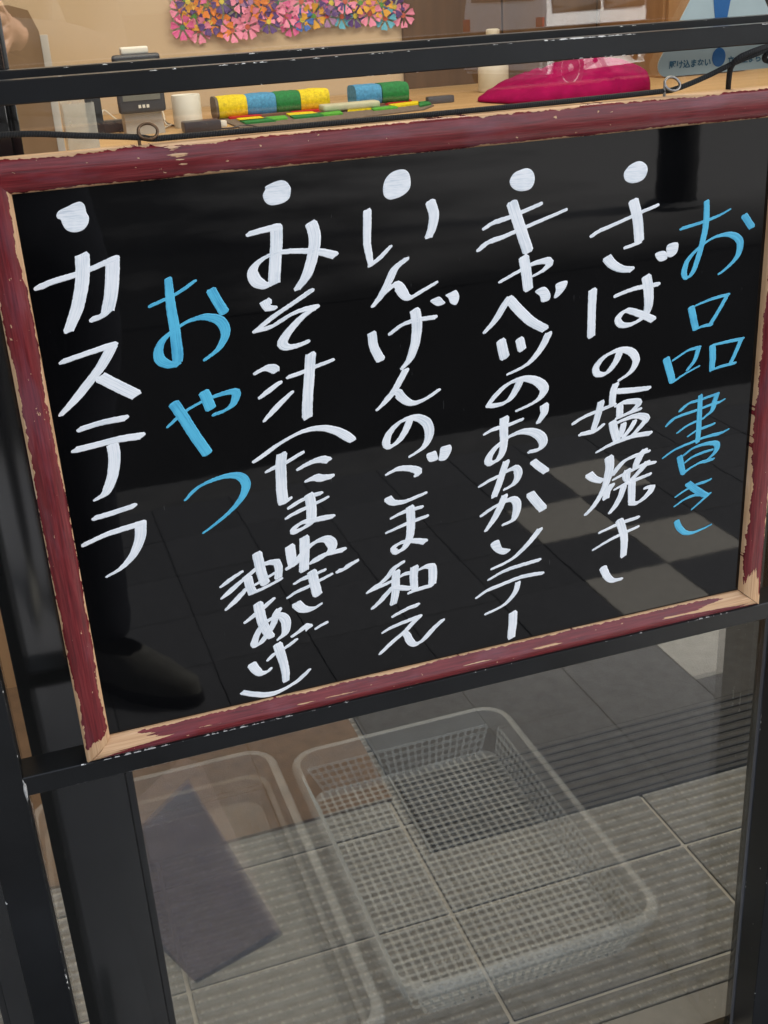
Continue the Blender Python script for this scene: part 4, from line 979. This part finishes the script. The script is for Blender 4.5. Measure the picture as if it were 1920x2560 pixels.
obj('screen', box_mesh('screen', (cxx - hw + 0.010, ty - 0.0155, brr.z + 0.020), (cxx + hw - 0.010, ty - 0.0145, tl.z - 0.010), o_), plain('display', (0.16, 0.17, 0.16), 0.15, 0.1, 8), e)
for i in range(3): obj('button', box_mesh('button', (cxx - 0.008 + i * 0.008, ty - 0.0158, brr.z + 0.0055), (cxx - 0.003 + i * 0.008, ty - 0.0142, brr.z + 0.0115), o_), WP, e)
obj('sensor', box_mesh('sensor', (cxx - 0.027, ty - 0.004, tl.z - 0.001), (cxx + 0.027, ty + 0.02, tl.z + 0.013), o_, bevel=0.004, seg=3), WP, e)
# white cylinder box
cyl = cpos((466, 318)); cyy = cyl.y
rr = (at((503, 240), y=cyy).x - at((431, 240), y=cyy).x) / 2
topz = at((466, 236), y=cyy).z
me = lathe_mesh('white_canister', [(rr * 0.97, 0), (rr, 0.004), (rr, topz - CZ - 0.004), (rr * 0.96, topz - CZ), (rr * 0.85, topz - CZ - 0.002), (rr * 0.8, topz - CZ - 0.03)], 40)
o = obj('white_canister', me, WP); o.location = (at((467, 270), y=cyy).x, cyy, CZ); tag(o, 'plain white open cylinder beside the payment terminal', 'canister')
# black power adapter and cables
pa = cpos((500, 327)); pad = empty('power_adapter', (pa.x, pa.y, CZ), 'black power adapter lying in front of the white cylinder', 'adapter'); o_ = sub(pad)
wA = at((550, 320), y=pa.y).x; wB = at((457, 320), y=pa.y).x
obj('case', box_mesh('case', (wB, pa.y - 0.02, CZ), (wA, pa.y + 0.02, CZ + 0.020), o_, bevel=0.003), DK, pad)
obj('plug', box_mesh('plug', (wA - 0.0005, pa.y - 0.008, CZ + 0.004), (wA + 0.014, pa.y + 0.008, CZ + 0.016), o_, bevel=0.002), WP, pad)
pb = cpos((285, 330))
o = obj('black_charger', box_mesh('black_charger', (-0.028, -0.016, 0), (0.028, 0.016, 0.024), bevel=0.003), DK); o.location = (pb.x, pb.y, CZ); tag(o, 'small black charger block between the acrylic holder and the terminal', 'charger')
def cable(pts, r, mat, label):
    P = [cpos(p) + Vector((0, 0, r + h)) for p, h in pts]
    e_ = tag(obj('cable', tube_mesh('cable', [p - P[0] for p in P], r, (0, 0, 0), 8), mat), label, 'cable'); e_.location = P[0]; return e_
cable([((300, 332), 0), ((322, 326), .004), ((340, 330), 0), ((370, 322), .0), ((395, 300), .01), ((420, 312), .0), ((455, 320), .0)], 0.0022, DK, 'black cable running from the charger to the power adapter')
cable([((258, 318), 0), ((262, 300), .02), ((300, 305), .0), ((330, 300), .01), ((400, 292), .02), ((415, 312), .0), ((430, 316), .002), ((412, 322), .0)], 0.0018, WP, 'thin white cable tangled behind the payment terminal')
cable([((548, 324), 0), ((580, 322), 0), ((620, 318), .002), ((660, 322), 0), ((700, 316), 0)], 0.0018, DK, 'black cable trailing in front of the patchwork runner')
# patchwork runner: rolled colour blocks behind, flat patches in front
FAB = {n: plain('felt_' + n, c_, 0.9, 0.3, 170, 0.6) for n, c_ in dict(yellow=(0.78, 0.62, 0.01), blue=(0.07, 0.30, 0.58), green=(0.012, 0.20, 0.05), red=(0.50, 0.015, 0.02), lime=(0.09, 0.42, 0.05), brown=(0.17, 0.09, 0.06), grey=(0.17, 0.14, 0.12), pink=(0.55, 0.02, 0.16)).items()}
RUG0 = cpos((600, 318))
run = empty('patchwork_runner', (RUG0.x + 0.2, RUG0.y + 0.03, CZ), 'knitted patchwork runner with a rolled back edge in yellow blue and green blocks', 'runner'); o_ = sub(run)
ry = cpos((575, 296)).y
bounds = [(534, 'grey'), (541, 'yellow'), (612, 'blue'), (684, 'green'), (745, 'yellow'), (817, None)]
def roll_mesh(xa, xb):
    V, Fc = [], []; n = 20
    cs = [(0.034 * math.copysign(abs(math.cos(a)) ** 0.6, math.cos(a)), 0.0235 * math.copysign(abs(math.sin(a)) ** 0.6, math.sin(a))) for a in [2 * math.pi * k / n for k in range(n)]]
    for i in range(7):
        t = i / 6; x = xa + (xb - xa) * t
        pf = 1 + 0.05 * math.sin(t * math.pi) + random.uniform(-.03, .03)
        for cy_, cz_ in cs: V.append(Vector((x, ry + cy_ * pf, CZ + 0.0238 + cz_ * pf)) - o_)
    for i in range(6):
        for k in range(n): Fc.append((i * n + k, i * n + (k + 1) % n, (i + 1) * n + (k + 1) % n, (i + 1) * n + k))
    Fc.append(tuple(range(n))); Fc.append(tuple(6 * n + k for k in range(n)))
    me = mesh('roll_block', V, Fc, smooth=60)
    bm = bmesh.new(); bm.from_mesh(me); bmesh.ops.recalc_face_normals(bm, faces=bm.faces); bm.to_mesh(me); bm.free(); return me
for (pa_, cn), (pb_, _) in zip(bounds[:-1], bounds[1:]):
    o = obj('roll_block', roll_mesh(at((pa_, 275), y=ry).x, at((pb_, 275), y=ry).x - 0.0006), FAB[cn], run)
for pa_, pb_, cn in ((880, 945, 'blue'), (946, 1012, 'green')):
    obj('roll_block', roll_mesh(at((pa_, 250), y=ry).x, at((pb_, 250), y=ry).x - 0.0006), FAB[cn], run)
def patch(pxs, cn, h):
    P = [cpos(p) for p in pxs]
    P = [Vector((q.x, q.y, CZ + h)) for q in P]
    obj('patch', prism_mesh('patch', P, (0, 0, -h + 0.0005), o_), FAB[cn], run)
patch([(545, 300), (640, 294), (745, 284), (900, 270), (1040, 256), (1085, 266), (1060, 276), (900, 296), (720, 314), (600, 322), (575, 312)], 'grey', 0.003)
for pxs, cn in (([(560, 293), (640, 290), (655, 296), (575, 302)], 'red'), ([(640, 288), (715, 282), (735, 289), (655, 296)], 'brown'), ([(712, 284), (800, 277), (815, 281), (735, 289)], 'red'),
                ([(592, 303), (650, 298), (665, 304), (605, 310)], 'yellow'), ([(715, 290), (780, 286), (795, 290), (725, 296)], 'yellow'), ([(600, 308), (668, 302), (690, 308), (615, 315)], 'green'), ([(665, 300), (712, 296), (720, 302), (680, 307)], 'lime'),
                ([(725, 296), (800, 290), (810, 295), (735, 302)], 'green'), ([(798, 290), (850, 284), (858, 290), (808, 295)], 'lime'), ([(862, 280), (928, 273), (935, 277), (870, 283)], 'yellow'), ([(928, 277), (985, 271), (995, 275), (935, 281)], 'lime'),
                ([(925, 264), (960, 260), (970, 266), (935, 270)], 'brown'), ([(955, 262), (1020, 252), (1030, 258), (965, 267)], 'red'), ([(972, 268), (1045, 259), (1050, 265), (985, 273)], 'yellow'), ([(1045, 262), (1070, 259), (1078, 266), (1050, 272)], 'green')):
    patch(pxs, cn, 0.0065)
sp_ = cpos((842, 283)); o = obj('folded_cloth', box_mesh('folded_cloth', (-0.055, -0.02, 0), (0.075, 0.02, 0.014), bevel=0.005, seg=3), plain('pale_cloth', (0.46, 0.47, 0.36), 0.85, 0.15, 40)); o.location = (sp_.x + 0.02, sp_.y, CZ + 0.006); tag(o, 'pale folded cloth lying on the patchwork runner', 'cloth')
# stapler, bottle, magenta cushion
st_ = cpos((1100, 258)); o = obj('stapler', box_mesh('stapler', (-0.032, -0.01, 0), (0.032, 0.01, 0.016), bevel=0.004), plain('slate_plastic', (0.07, 0.08, 0.10), 0.4)); o.location = (st_.x, st_.y, CZ); tag(o, 'small slate grey stapler between the runner and the magenta cushion', 'stapler')
by_ = 2.0; bt = at((1234, 240), y=by_)
me = lathe_mesh('white_bottle', [(0.034, 0), (0.037, 0.004), (0.037, 0.055), (0.033, 0.075), (0.018, 0.095), (0.015, 0.10), (0.015, 0.125), (0.0165, 0.126), (0.0165, 0.14), (0.012, 0.142)], 28)
o = obj('white_bottle', me, plain('cream_plastic', (0.62, 0.58, 0.48), 0.4, 0.05, 20)); o.location = (bt.x, by_, CZ); tag(o, 'cream plastic bottle standing behind the magenta cushion', 'bottle')
cu = at((1420, 250), y=1.75)
from mathutils import noise as mnoise
bm = bmesh.new(); bmesh.ops.create_uvsphere(bm, u_segments=96, v_segments=48, radius=1)
for v in bm.verts:
    x, y, z = v.co
    fold = abs(mnoise.noise(Vector((x * 2.2 + y * 1.1, y * 3.5, 3)))) + 0.5 * abs(mnoise.noise(Vector((x * 5 - y * 2, y * 6, 7))))
    f_ = 1 + 0.10 * mnoise.noise(Vector((x * 1.7, y * 1.7, 1)))
    ramp_ = 0.30 + 0.70 * min(1, max(0, (x + 1.0) / 1.25))
    z2 = (max(0, z) ** 0.6 * ramp_ * (1.08 - 0.42 * fold)) if z > 0 else 0
    v.co = Vector((x * 0.20 * f_, y * 0.17 * f_, z2 * 0.076 + 0.002))
me = bpy.data.meshes.new('magenta_cushion'); bm.to_mesh(me); bm.free(); shade(me, 180)
MAG = plain('magenta_fleece', (0.25, 0.005, 0.07), 1.0, 0.25, 30, 0.5); MAG.node_tree.nodes['Principled BSDF'].inputs['Specular IOR Level'].default_value = 0.05
o = obj('magenta_cushion', me, MAG); o.location = (cu.x - 0.01, 1.74, CZ); tag(o, 'rumpled magenta fleece cushion on the counter', 'cushion')
# flower picture on the wall
WY = 2.299
fl0 = at((436, 93), y=WY); fl1 = at((1062, 42), y=WY)
pic = empty('flower_picture', ((fl0.x + fl1.x) / 2, WY, fl0.z), 'sheet covered with colourful cut paper flowers on the cream wall', 'picture'); o_ = sub(pic)
obj('backing_sheet', box_mesh('backing_sheet', (fl0.x, WY - 0.004, fl0.z), (fl1.x, WY, fl0.z + 0.42), o_, bevel=0.001), plain('pale_green_sheet', (0.48, 0.52, 0.40), 0.5, 0.06, 10), pic)
FC = dict(pink=(0.80, 0.27, 0.46), mag=(0.70, 0.12, 0.36), orange=(0.72, 0.21, 0.012), purple=(0.085, 0.03, 0.20), blue=(0.03, 0.13, 0.52), cyan=(0.10, 0.42, 0.62), gold=(0.66, 0.34, 0.02), lilac=(0.33, 0.17, 0.38))
CC_ = dict(pink=(0.5, 0.1, 0.06), mag=(0.05, 0.2, 0.1), orange=(0.2, 0.22, 0.03), purple=(0.6, 0.5, 0.05), blue=(0.6, 0.55, 0.03), cyan=(0.6, 0.1, 0.03), gold=(0.08, 0.25, 0.03), lilac=(0.55, 0.05, 0.03))
FM = {}
for n_, c_ in FC.items():
    V, Fc, mi = [], [], []
    R_ = 0.0275; npet = 7
    V.append((0, 0, 0))
    for i in range(npet):
        a = 2 * math.pi * i / npet
        base = len(V)
        for da, r_, h in ((-0.13, 0.30, -0.001), (-0.36, 0.80, -0.004), (-0.26, 1.0, -0.007), (-0.06, 0.94, -0.005), (0.06, 0.94, -0.005), (0.26, 1.0, -0.007), (0.36, 0.80, -0.004), (0.13, 0.30, -0.001)):
            V.append((R_ * r_ * math.cos(a + da), h, R_ * r_ * math.sin(a + da)))
        Fc.append(tuple([0] + [base + j for j in range(8)])); mi.append(0)
    b0 = len(V)
    for i in range(12):
        a = 2 * math.pi * i / 12; V.append((0.0058 * math.cos(a), -0.0032, 0.0058 * math.sin(a)))
    Fc.append(tuple(b0 + i for i in range(12))); mi.append(1)
    me = mesh('flower', V, Fc)
    me.materials.append(plain('paper_' + n_, c_, 0.6, 0.1, 80)); me.materials.append(plain('centre_' + n_, CC_[n_], 0.6, 0.1, 80))
    for p_, x_ in zip(me.polygons, mi): p_.material_index = x_
    FM[n_] = me
fl = [(115,65,'pink'),(195,100,'gold'),(268,25,'orange'),(358,10,'purple'),(127,163,'mag'),(228,178,'pink'),(290,135,'purple'),(360,150,'orange'),(420,180,'pink'),(512,158,'pink'),(450,55,'purple'),(560,20,'orange'),(595,62,'orange'),(540,115,'pink'),(635,130,'purple'),(670,70,'pink'),(745,95,'pink'),(838,120,'blue'),(900,95,'gold'),(980,95,'lilac'),(1070,98,'cyan'),(1148,95,'purple'),(1235,80,'pink'),(1005,20,'purple'),(1085,10,'pink'),(700,15,'mag'),(830,8,'pink'),(630,5,'purple'),(1380,40,'purple'),(470,8,'pink'),(925,40,'mag'),(770,148,'mag'),(1300,30,'gold'),(1180,20,'gold'),(1430,90,'pink'),(1330,110,'cyan'),(160,10,'purple')]
def put_flower(x, z, n_, i):
    o = obj('flower', FM[n_], parent=pic); o.location = Vector((x, WY - 0.006 - 0.0016 * (i % 5), z)) - o_
    o.rotation_euler = (random.uniform(-.22, .22), random.uniform(0, 6.28), random.uniform(-.22, .22)); s_ = random.uniform(1.0, 1.2); o.scale = (s_,) * 3
for i, (zx, zy, n_) in enumerate(fl):
    q = at((400 + zx * .42194, zy * .42194), y=WY); put_flower(q.x, q.z, n_, i)
ztop = at((700, 0), y=WY).z
names_ = list(FC)
for i in range(70):
    put_flower(random.uniform(fl0.x + 0.03, fl1.x - 0.02), random.uniform(ztop + 0.01, fl0.z + 0.40), random.choice(names_ + ['pink', 'pink', 'pink', 'mag', 'mag']), i)
# tall wooden cupboard on the right and cream shelf
OW = m_wood('orange_cupboard_wood', (0.26, 0.135, 0.055), (0.34, 0.19, 0.085), 1.4, 0.45, 2)
r0 = at((1662, 120), y=1.95); r1 = at((1790, 120), y=1.95)
cp_ = empty('wall_cupboard', ((r0.x + r1.x) / 2, 2.1, CZ), 'upright honey coloured wooden cupboard at the far end of the counter', 'cupboard'); o_ = sub(cp_)
obj('carcass', box_mesh('carcass', (r0.x, 1.965, CZ), (r1.x + 0.10, 2.295, 1.75), o_, bevel=0.002), OW, cp_)
obj('door', box_mesh('door', (r0.x + 0.006, 1.948, CZ + 0.006), (r1.x + 0.094, 1.964, 1.744), o_, bevel=0.002), OW, cp_)
s0 = at((1830, 180), y=1.85)
sh = empty('cream_shelf', (s0.x + 0.3, 2.1, CZ), 'cream painted shelf unit with pale wooden boxes beside the cupboard', 'shelf'); o_ = sub(sh)
CR = plain('cream_paint', (0.55, 0.48, 0.34), 0.6, 0.05, 6)
sx0 = r1.x + 0.13
for i in range(3): obj('shelf_board', box_mesh('shelf_board', (sx0, 2.0, CZ + 0.002 + 0.21 * i), (sx0 + 0.6, 2.29, CZ + 0.018 + 0.21 * i), o_, bevel=0.001), CR, sh)
for x in (sx0 - 0.016, sx0 + 0.6): obj('side_panel', box_mesh('side_panel', (x, 2.0, CZ), (x + 0.016, 2.29, CZ + 0.45), o_, bevel=0.001), CR, sh)
PWOOD = m_wood('pale_box_wood', (0.56, 0.40, 0.22), (0.68, 0.52, 0.32), 2.0, 0.55, 0)
for i, (xx, zz) in enumerate(((0.16, CZ + 0.018), (0.30, CZ + 0.018), (0.22, CZ + 0.228))):
    o = obj('wooden_box', box_mesh('wooden_box', (-0.06, -0.09, 0), (0.06, 0.09, 0.13), bevel=0.003), PWOOD); o.location = (sx0 + xx, 2.13, zz + 0.0003)
    tag(o, ['pale wooden box on the lower shelf next to the cupboard', 'pale wooden box on the lower shelf further from the cupboard', 'pale wooden box on the middle shelf board'][i], 'box', 'wooden boxes on the cream shelf')

# ================================================================== black post on the far side of the lane
pc = (4.02, -5.62)
bp = empty('black_post', (pc[0], pc[1], -0.116), 'thick round black post on the far side of the lane, mirrored in the board', 'post'); o_ = sub(bp)
PB = plain('matt_black_steel', (0.012, 0.012, 0.013), 0.5, 0.2, 6)
o = obj('shaft', lathe_mesh('shaft', [(0.125, 0.02), (0.125, 3.2), (0.11, 3.22), (0.0, 3.225)], 32), PB, bp)
o = obj('base_plate', lathe_mesh('base_plate', [(0.19, 0.0), (0.19, 0.02), (0.15, 0.035), (0.126, 0.04)], 32), plain('weathered_base', (0.10, 0.10, 0.10), 0.7, 0.3, 12), bp)

# ================================================================== white van across the street
VW = plain('white_car_paint', (0.84, 0.84, 0.83), 0.25, 0.02, 3); VG = plain('dark_car_glass', (0.05, 0.035, 0.025), 0.06, 0.2, 2); TY = plain('tyre_rubber', (0.02, 0.02, 0.02), 0.8); AL = plain('alloy', (0.6, 0.6, 0.6), 0.3, 0.1, 9, metal=0.7)
VRED = plain('tail_lamp_red', (0.5, 0.02, 0.01), 0.15); VYEL = plain('yellow_plate', (0.75, 0.42, 0.02), 0.5); VDK = plain('black_bumper_trim', (0.03, 0.03, 0.03), 0.6)
van = empty('white_van', (0, 0, 0), 'small white van parked across the street, mirrored in the glass door', 'van')
# local: x forward from the rear axle, y to the left side (away from the shop is -y), z up
prof = [(-0.42, 0.24), (-0.45, 0.50), (-0.44, 1.00), (-0.38, 1.60), (-0.30, 1.84), (-0.10, 1.90), (1.60, 1.89), (2.10, 1.80), (2.45, 1.45), (2.72, 1.02), (2.92, 0.92), (2.96, 0.70), (2.95, 0.26)]
def van_body():
    bm = bmesh.new(); secs = []
    for y, sc in ((-0.74, 0), (-0.70, 0.03), (0.70, 0.03), (0.74, 0)):
        ring = []
        for x, z in prof:
            tum = 0.0 if z < 1.05 else (z - 1.05) * 0.16
            yy = y - math.copysign(tum, y)
            inset = 0.0 if sc else 0.035
            ring.append(bm.verts.new((x + (inset if x < 1 else -inset), yy, z - (inset if z > 1.7 else 0))))
        secs.append(ring)
    n = len(prof)
    for i in range(3):
        for k in range(n): bm.faces.new((secs[i][k], secs[i][(k + 1) % n], secs[i + 1][(k + 1) % n], secs[i + 1][k]))
    bm.faces.new(secs[0]); bm.faces.new(secs[3][::-1])
    bmesh.ops.recalc_face_normals(bm, faces=bm.faces)
    me = bpy.data.meshes.new('body'); bm.to_mesh(me); bm.free(); shade(me, 35); return me
obj('body', van_body(), VW, van)
def side_pane(x0, x1, z0, z1, sgn):
    def yy(z): return sgn * (0.7425 - max(0, z - 1.05) * 0.16)
    P = [(x0, yy(z0), z0), (x1, yy(z0), z0), (x1, yy(1.05), 1.05), (x1 - 0.03, yy(z1), z1), (x0 + 0.03, yy(z1), z1), (x0, yy(1.05), 1.05)]
    return prism_mesh('side_window', P, (0, sgn * 0.006, 0))
for sg in (1, -1):
    for x0, x1 in ((-0.30, 0.62), (0.72, 1.52), (1.60, 2.18)):
        obj('side_window', side_pane(x0, x1, 0.96, 1.66 if x1 < 2 else 1.60, sg), VG, van)
    for ax_ in (0.0, 2.4):
        wh = obj('wheel', lathe_mesh('wheel', [(0.19, -0.085), (0.27, -0.08), (0.285, -0.05), (0.285, 0.05), (0.27, 0.08), (0.19, 0.085)], 36), TY, van)
        wh.location = (ax_, sg * 0.70, 0.285); wh.rotation_euler = (-sg * math.pi / 2, 0, 0)
        obj('rim', lathe_mesh('rim', [(0.186, 0.06), (0.186, 0.088), (0.17, 0.086), (0.16, 0.074), (0.06, 0.078), (0.05, 0.088), (0.0, 0.09)], 30), AL, wh)
        for k_ in range(7):
            a = 2 * math.pi * k_ / 7
            sp2 = obj('rim_slot', box_mesh('rim_slot', (0.075, -0.018, 0.0795), (0.15, 0.018, 0.0815)), VDK, wh); sp2.rotation_euler[2] = a
    obj('tail_lamp', box_mesh('tail_lamp', (-0.462, sg * 0.66 - 0.06, 0.62), (-0.40, sg * 0.66 + 0.06, 0.92), bevel=0.01), VRED, van)
    obj('mirror', box_mesh('mirror', (2.10, sg * 0.84 - 0.07, 1.08), (2.20, sg * 0.84 + 0.09 - 0.02, 1.28), bevel=0.03, seg=3), VDK, van)
obj('rear_window', prism_mesh('rear_window', [(-0.444, -0.56, 1.12), (-0.444, 0.56, 1.12), (-0.384, 0.52, 1.62), (-0.384, -0.52, 1.62)], (-0.01, 0, 0.0)), VG, van)
obj('rear_bumper', box_mesh('rear_bumper', (-0.50, -0.70, 0.28), (-0.41, 0.70, 0.50), bevel=0.03, seg=3), VW, van)
obj('number_plate', box_mesh('number_plate', (-0.468, -0.165, 0.60), (-0.45, 0.165, 0.765), bevel=0.003), VYEL, van)
obj('sill', box_mesh('sill', (0.36, -0.73, 0.20), (2.05, 0.73, 0.30), bevel=0.01), VDK, van)
axv = Vector((0.93, -0.365)).normalized()
van.rotation_euler[2] = math.atan2(axv.y, axv.x)
van.location = (7.15, -14.2, -0.12)

# ================================================================== person taking the picture (seen only mirrored in the board and the glass)
per = empty('person', (0.0, -1.32, 0.0), 'standing person in a dark jacket and jeans photographing the board, mirrored in its gloss', 'person'); o_ = sub(per)
ph = CAM + Vector((0.0, -0.016, -0.004))
J = {'pelvis': ((0.0, -1.33, 0.90), .135), 'waist': ((0.0, -1.34, 1.06), .125), 'chest': ((0.0, -1.34, 1.26), .15), 'neck0': ((0.0, -1.33, 1.40), .07), 'neck1': ((0.0, -1.31, 1.47), .055), 'head0': ((0.0, -1.29, 1.54), .075), 'head1': ((0.0, -1.285, 1.62), .088), 'head2': ((0.0, -1.29, 1.69), .06)}
E_ = [('pelvis', 'waist'), ('waist', 'chest'), ('chest', 'neck0'), ('neck0', 'neck1'), ('neck1', 'head0'), ('head0', 'head1'), ('head1', 'head2')]
for sd, sx in (('r', 1), ('l', -1)):
    fx, fy_ = (0.06, 0.075) if sx > 0 else (-0.13, 0.0)
    J.update({'hip' + sd: ((0.085 * sx, -1.33, 0.84), .095), 'thigh' + sd: ((0.10 * sx, -1.325, 0.66), .085), 'knee' + sd: ((fx * .9 + .01 * sx, -1.31 + fy_ * .4, 0.47), .062), 'calf' + sd: ((fx, -1.325 + fy_ * .8, 0.32), .058), 'ankle' + sd: ((fx, -1.32 + fy_, 0.08), .046),
              'sho' + sd: ((0.165 * sx, -1.34, 1.35), .068), 'uarm' + sd: ((0.21 * sx, -1.25, 1.22), .052), 'elb' + sd: ((0.215 * sx, -1.13, 1.11), .045), 'farm' + sd: ((0.15 * sx + ph.x * .5, -0.98, 1.14), .04), 'wri' + sd: ((ph.x + 0.075 * sx, ph.y - 0.085, 1.165), .025), 'palm' + sd: ((ph.x + 0.062 * sx, ph.y - 0.035, 1.175), .020)})
    E_ += [('pelvis', 'hip' + sd), ('hip' + sd, 'thigh' + sd), ('thigh' + sd, 'knee' + sd), ('knee' + sd, 'calf' + sd), ('calf' + sd, 'ankle' + sd), ('chest', 'sho' + sd), ('sho' + sd, 'uarm' + sd), ('uarm' + sd, 'elb' + sd), ('elb' + sd, 'farm' + sd), ('farm' + sd, 'wri' + sd), ('wri' + sd, 'palm' + sd)]
    for fi, dz_f in enumerate((0.030, 0.010, -0.010, -0.028)):
        ln = (0.9, 1.0, 0.95, 0.75)[fi]
        a1, a2 = 'fa%s%d' % (sd, fi), 'fb%s%d' % (sd, fi)
        J[a1] = ((ph.x + 0.060 * sx, ph.y + 0.006, 1.178 + dz_f * 1.1), .0085); J[a2] = ((ph.x + (0.060 - 0.030 * ln) * sx, ph.y + 0.0005, 1.178 + dz_f * 1.25), .0078)
        E_ += [('palm' + sd, a1), (a1, a2)]
    J['th' + sd] = ((ph.x + 0.045 * sx, ph.y - 0.030, 1.192), .009); J['tt' + sd] = ((ph.x + 0.022 * sx, ph.y - 0.024, 1.190), .008)
    E_ += [('palm' + sd, 'th' + sd), ('th' + sd, 'tt' + sd)]
ks = list(J); me = bpy.data.meshes.new('body')
me.from_pydata([tuple(Vector(J[k_][0]) - o_) for k_ in ks], [(ks.index(a), ks.index(b)) for a, b in E_], [])
tmp = bpy.data.objects.new('body_tmp', me); COL.objects.link(tmp)
tmp.modifiers.new('skin', 'SKIN'); tmp.modifiers.new('sub', 'SUBSURF').levels = 2
sv_ = me.skin_vertices[0].data
for i, k_ in enumerate(ks):
    r_ = J[k_][1]; sv_[i].radius = (r_ * (1.12 if k_ in ('chest', 'waist', 'pelvis') else 1), r_ * (0.8 if k_ in ('chest', 'waist', 'pelvis') else 1)); sv_[i].use_root = (k_ == 'pelvis')
bpy.context.view_layer.update()
body = bpy.data.meshes.new_from_object(tmp.evaluated_get(bpy.context.evaluated_depsgraph_get()))
bpy.data.objects.remove(tmp)
body.materials.clear()
for m_ in (plain('dark_jacket', (0.012, 0.012, 0.014), 0.9, 0.3, 30), plain('dark_jeans', (0.014, 0.016, 0.024), 0.9, 0.3, 60), plain('skin_tone', (0.45, 0.26, 0.17), 0.5, 0.1, 30)): body.materials.append(m_)
for p_ in body.polygons:
    c = p_.center + o_
    p_.material_index = 2 if (c.z > 1.45 or (c.y > ph.y - 0.075)) else (1 if c.z < 0.93 else 0)
shade(body, 180)
obj('body', body, None, per)
hb = bmesh.new(); bmesh.ops.create_uvsphere(hb, u_segments=24, v_segments=14, radius=1)
for v in hb.verts: v.co = Vector((v.co.x * .099, v.co.y * .10 - .022, v.co.z * .098)) + Vector((0, -1.285, 1.645)) - o_
hm = bpy.data.meshes.new('hair'); hb.to_mesh(hm); hb.free(); shade(hm, 180)
obj('hair', hm, plain('black_hair', (0.012, 0.010, 0.009), 0.6), per)
SH = plain('grey_shoe_canvas', (0.11, 0.108, 0.095), 0.8, 0.2, 60); SO = plain('black_shoe_sole', (0.012, 0.012, 0.012), 0.7)
for fx, fcy, rot in ((0.105, -1.185, 0.75), (-0.145, -1.265, -0.16)):
    def shoe_ring(z, s_, t_):
        P = []
        for k_ in range(22):
            a = 2 * math.pi * k_ / 22
            yy = math.sin(a); w_ = 0.046 * s_ * (1.0 - 0.10 * (yy < 0)) * (1 - 0.18 * max(0, yy) ** 3)
            x_, y_ = w_ * math.cos(a), 0.135 * t_ * yy
            P.append((fx + x_ * math.cos(rot) + y_ * math.sin(rot), fcy + (-x_ * math.sin(rot) + y_ * math.cos(rot)), z + (0.004 if yy > .8 else 0)))
        return P
    sh_ = obj('shoe', loft('shoe', [shoe_ring(0.022, 1.0, 1.0), shoe_ring(0.045, 0.98, 0.97), shoe_ring(0.066, 0.86, 0.80), shoe_ring(0.085, 0.7, 0.52)] , o_), SH, per)
    # pull the collar back over the ankle
    for v in sh_.data.vertices:
        if v.co.z > 0.05:
            sh_k = (v.co.z - 0.05) * 1.7
            v.co.x -= sh_k * math.sin(rot); v.co.y -= sh_k * math.cos(rot)
    obj('sole', loft('sole', [shoe_ring(0.0, 1.0, 1.0), shoe_ring(0.006, 1.06, 1.03), shoe_ring(0.023, 1.05, 1.02), shoe_ring(0.024, 0.8, 0.9)], o_, True), SO, sh_)
pho = obj('smartphone', box_mesh('smartphone', (-0.036, -0.0045, -0.073), (0.036, 0.0045, 0.073), bevel=0.004), plain('black_phone', (0.01, 0.01, 0.012), 0.2))
pho.location = ph; pho.rotation_euler = (rad(-24), 0, 0); tag(pho, 'black smartphone held up in both hands of the standing person', 'phone')
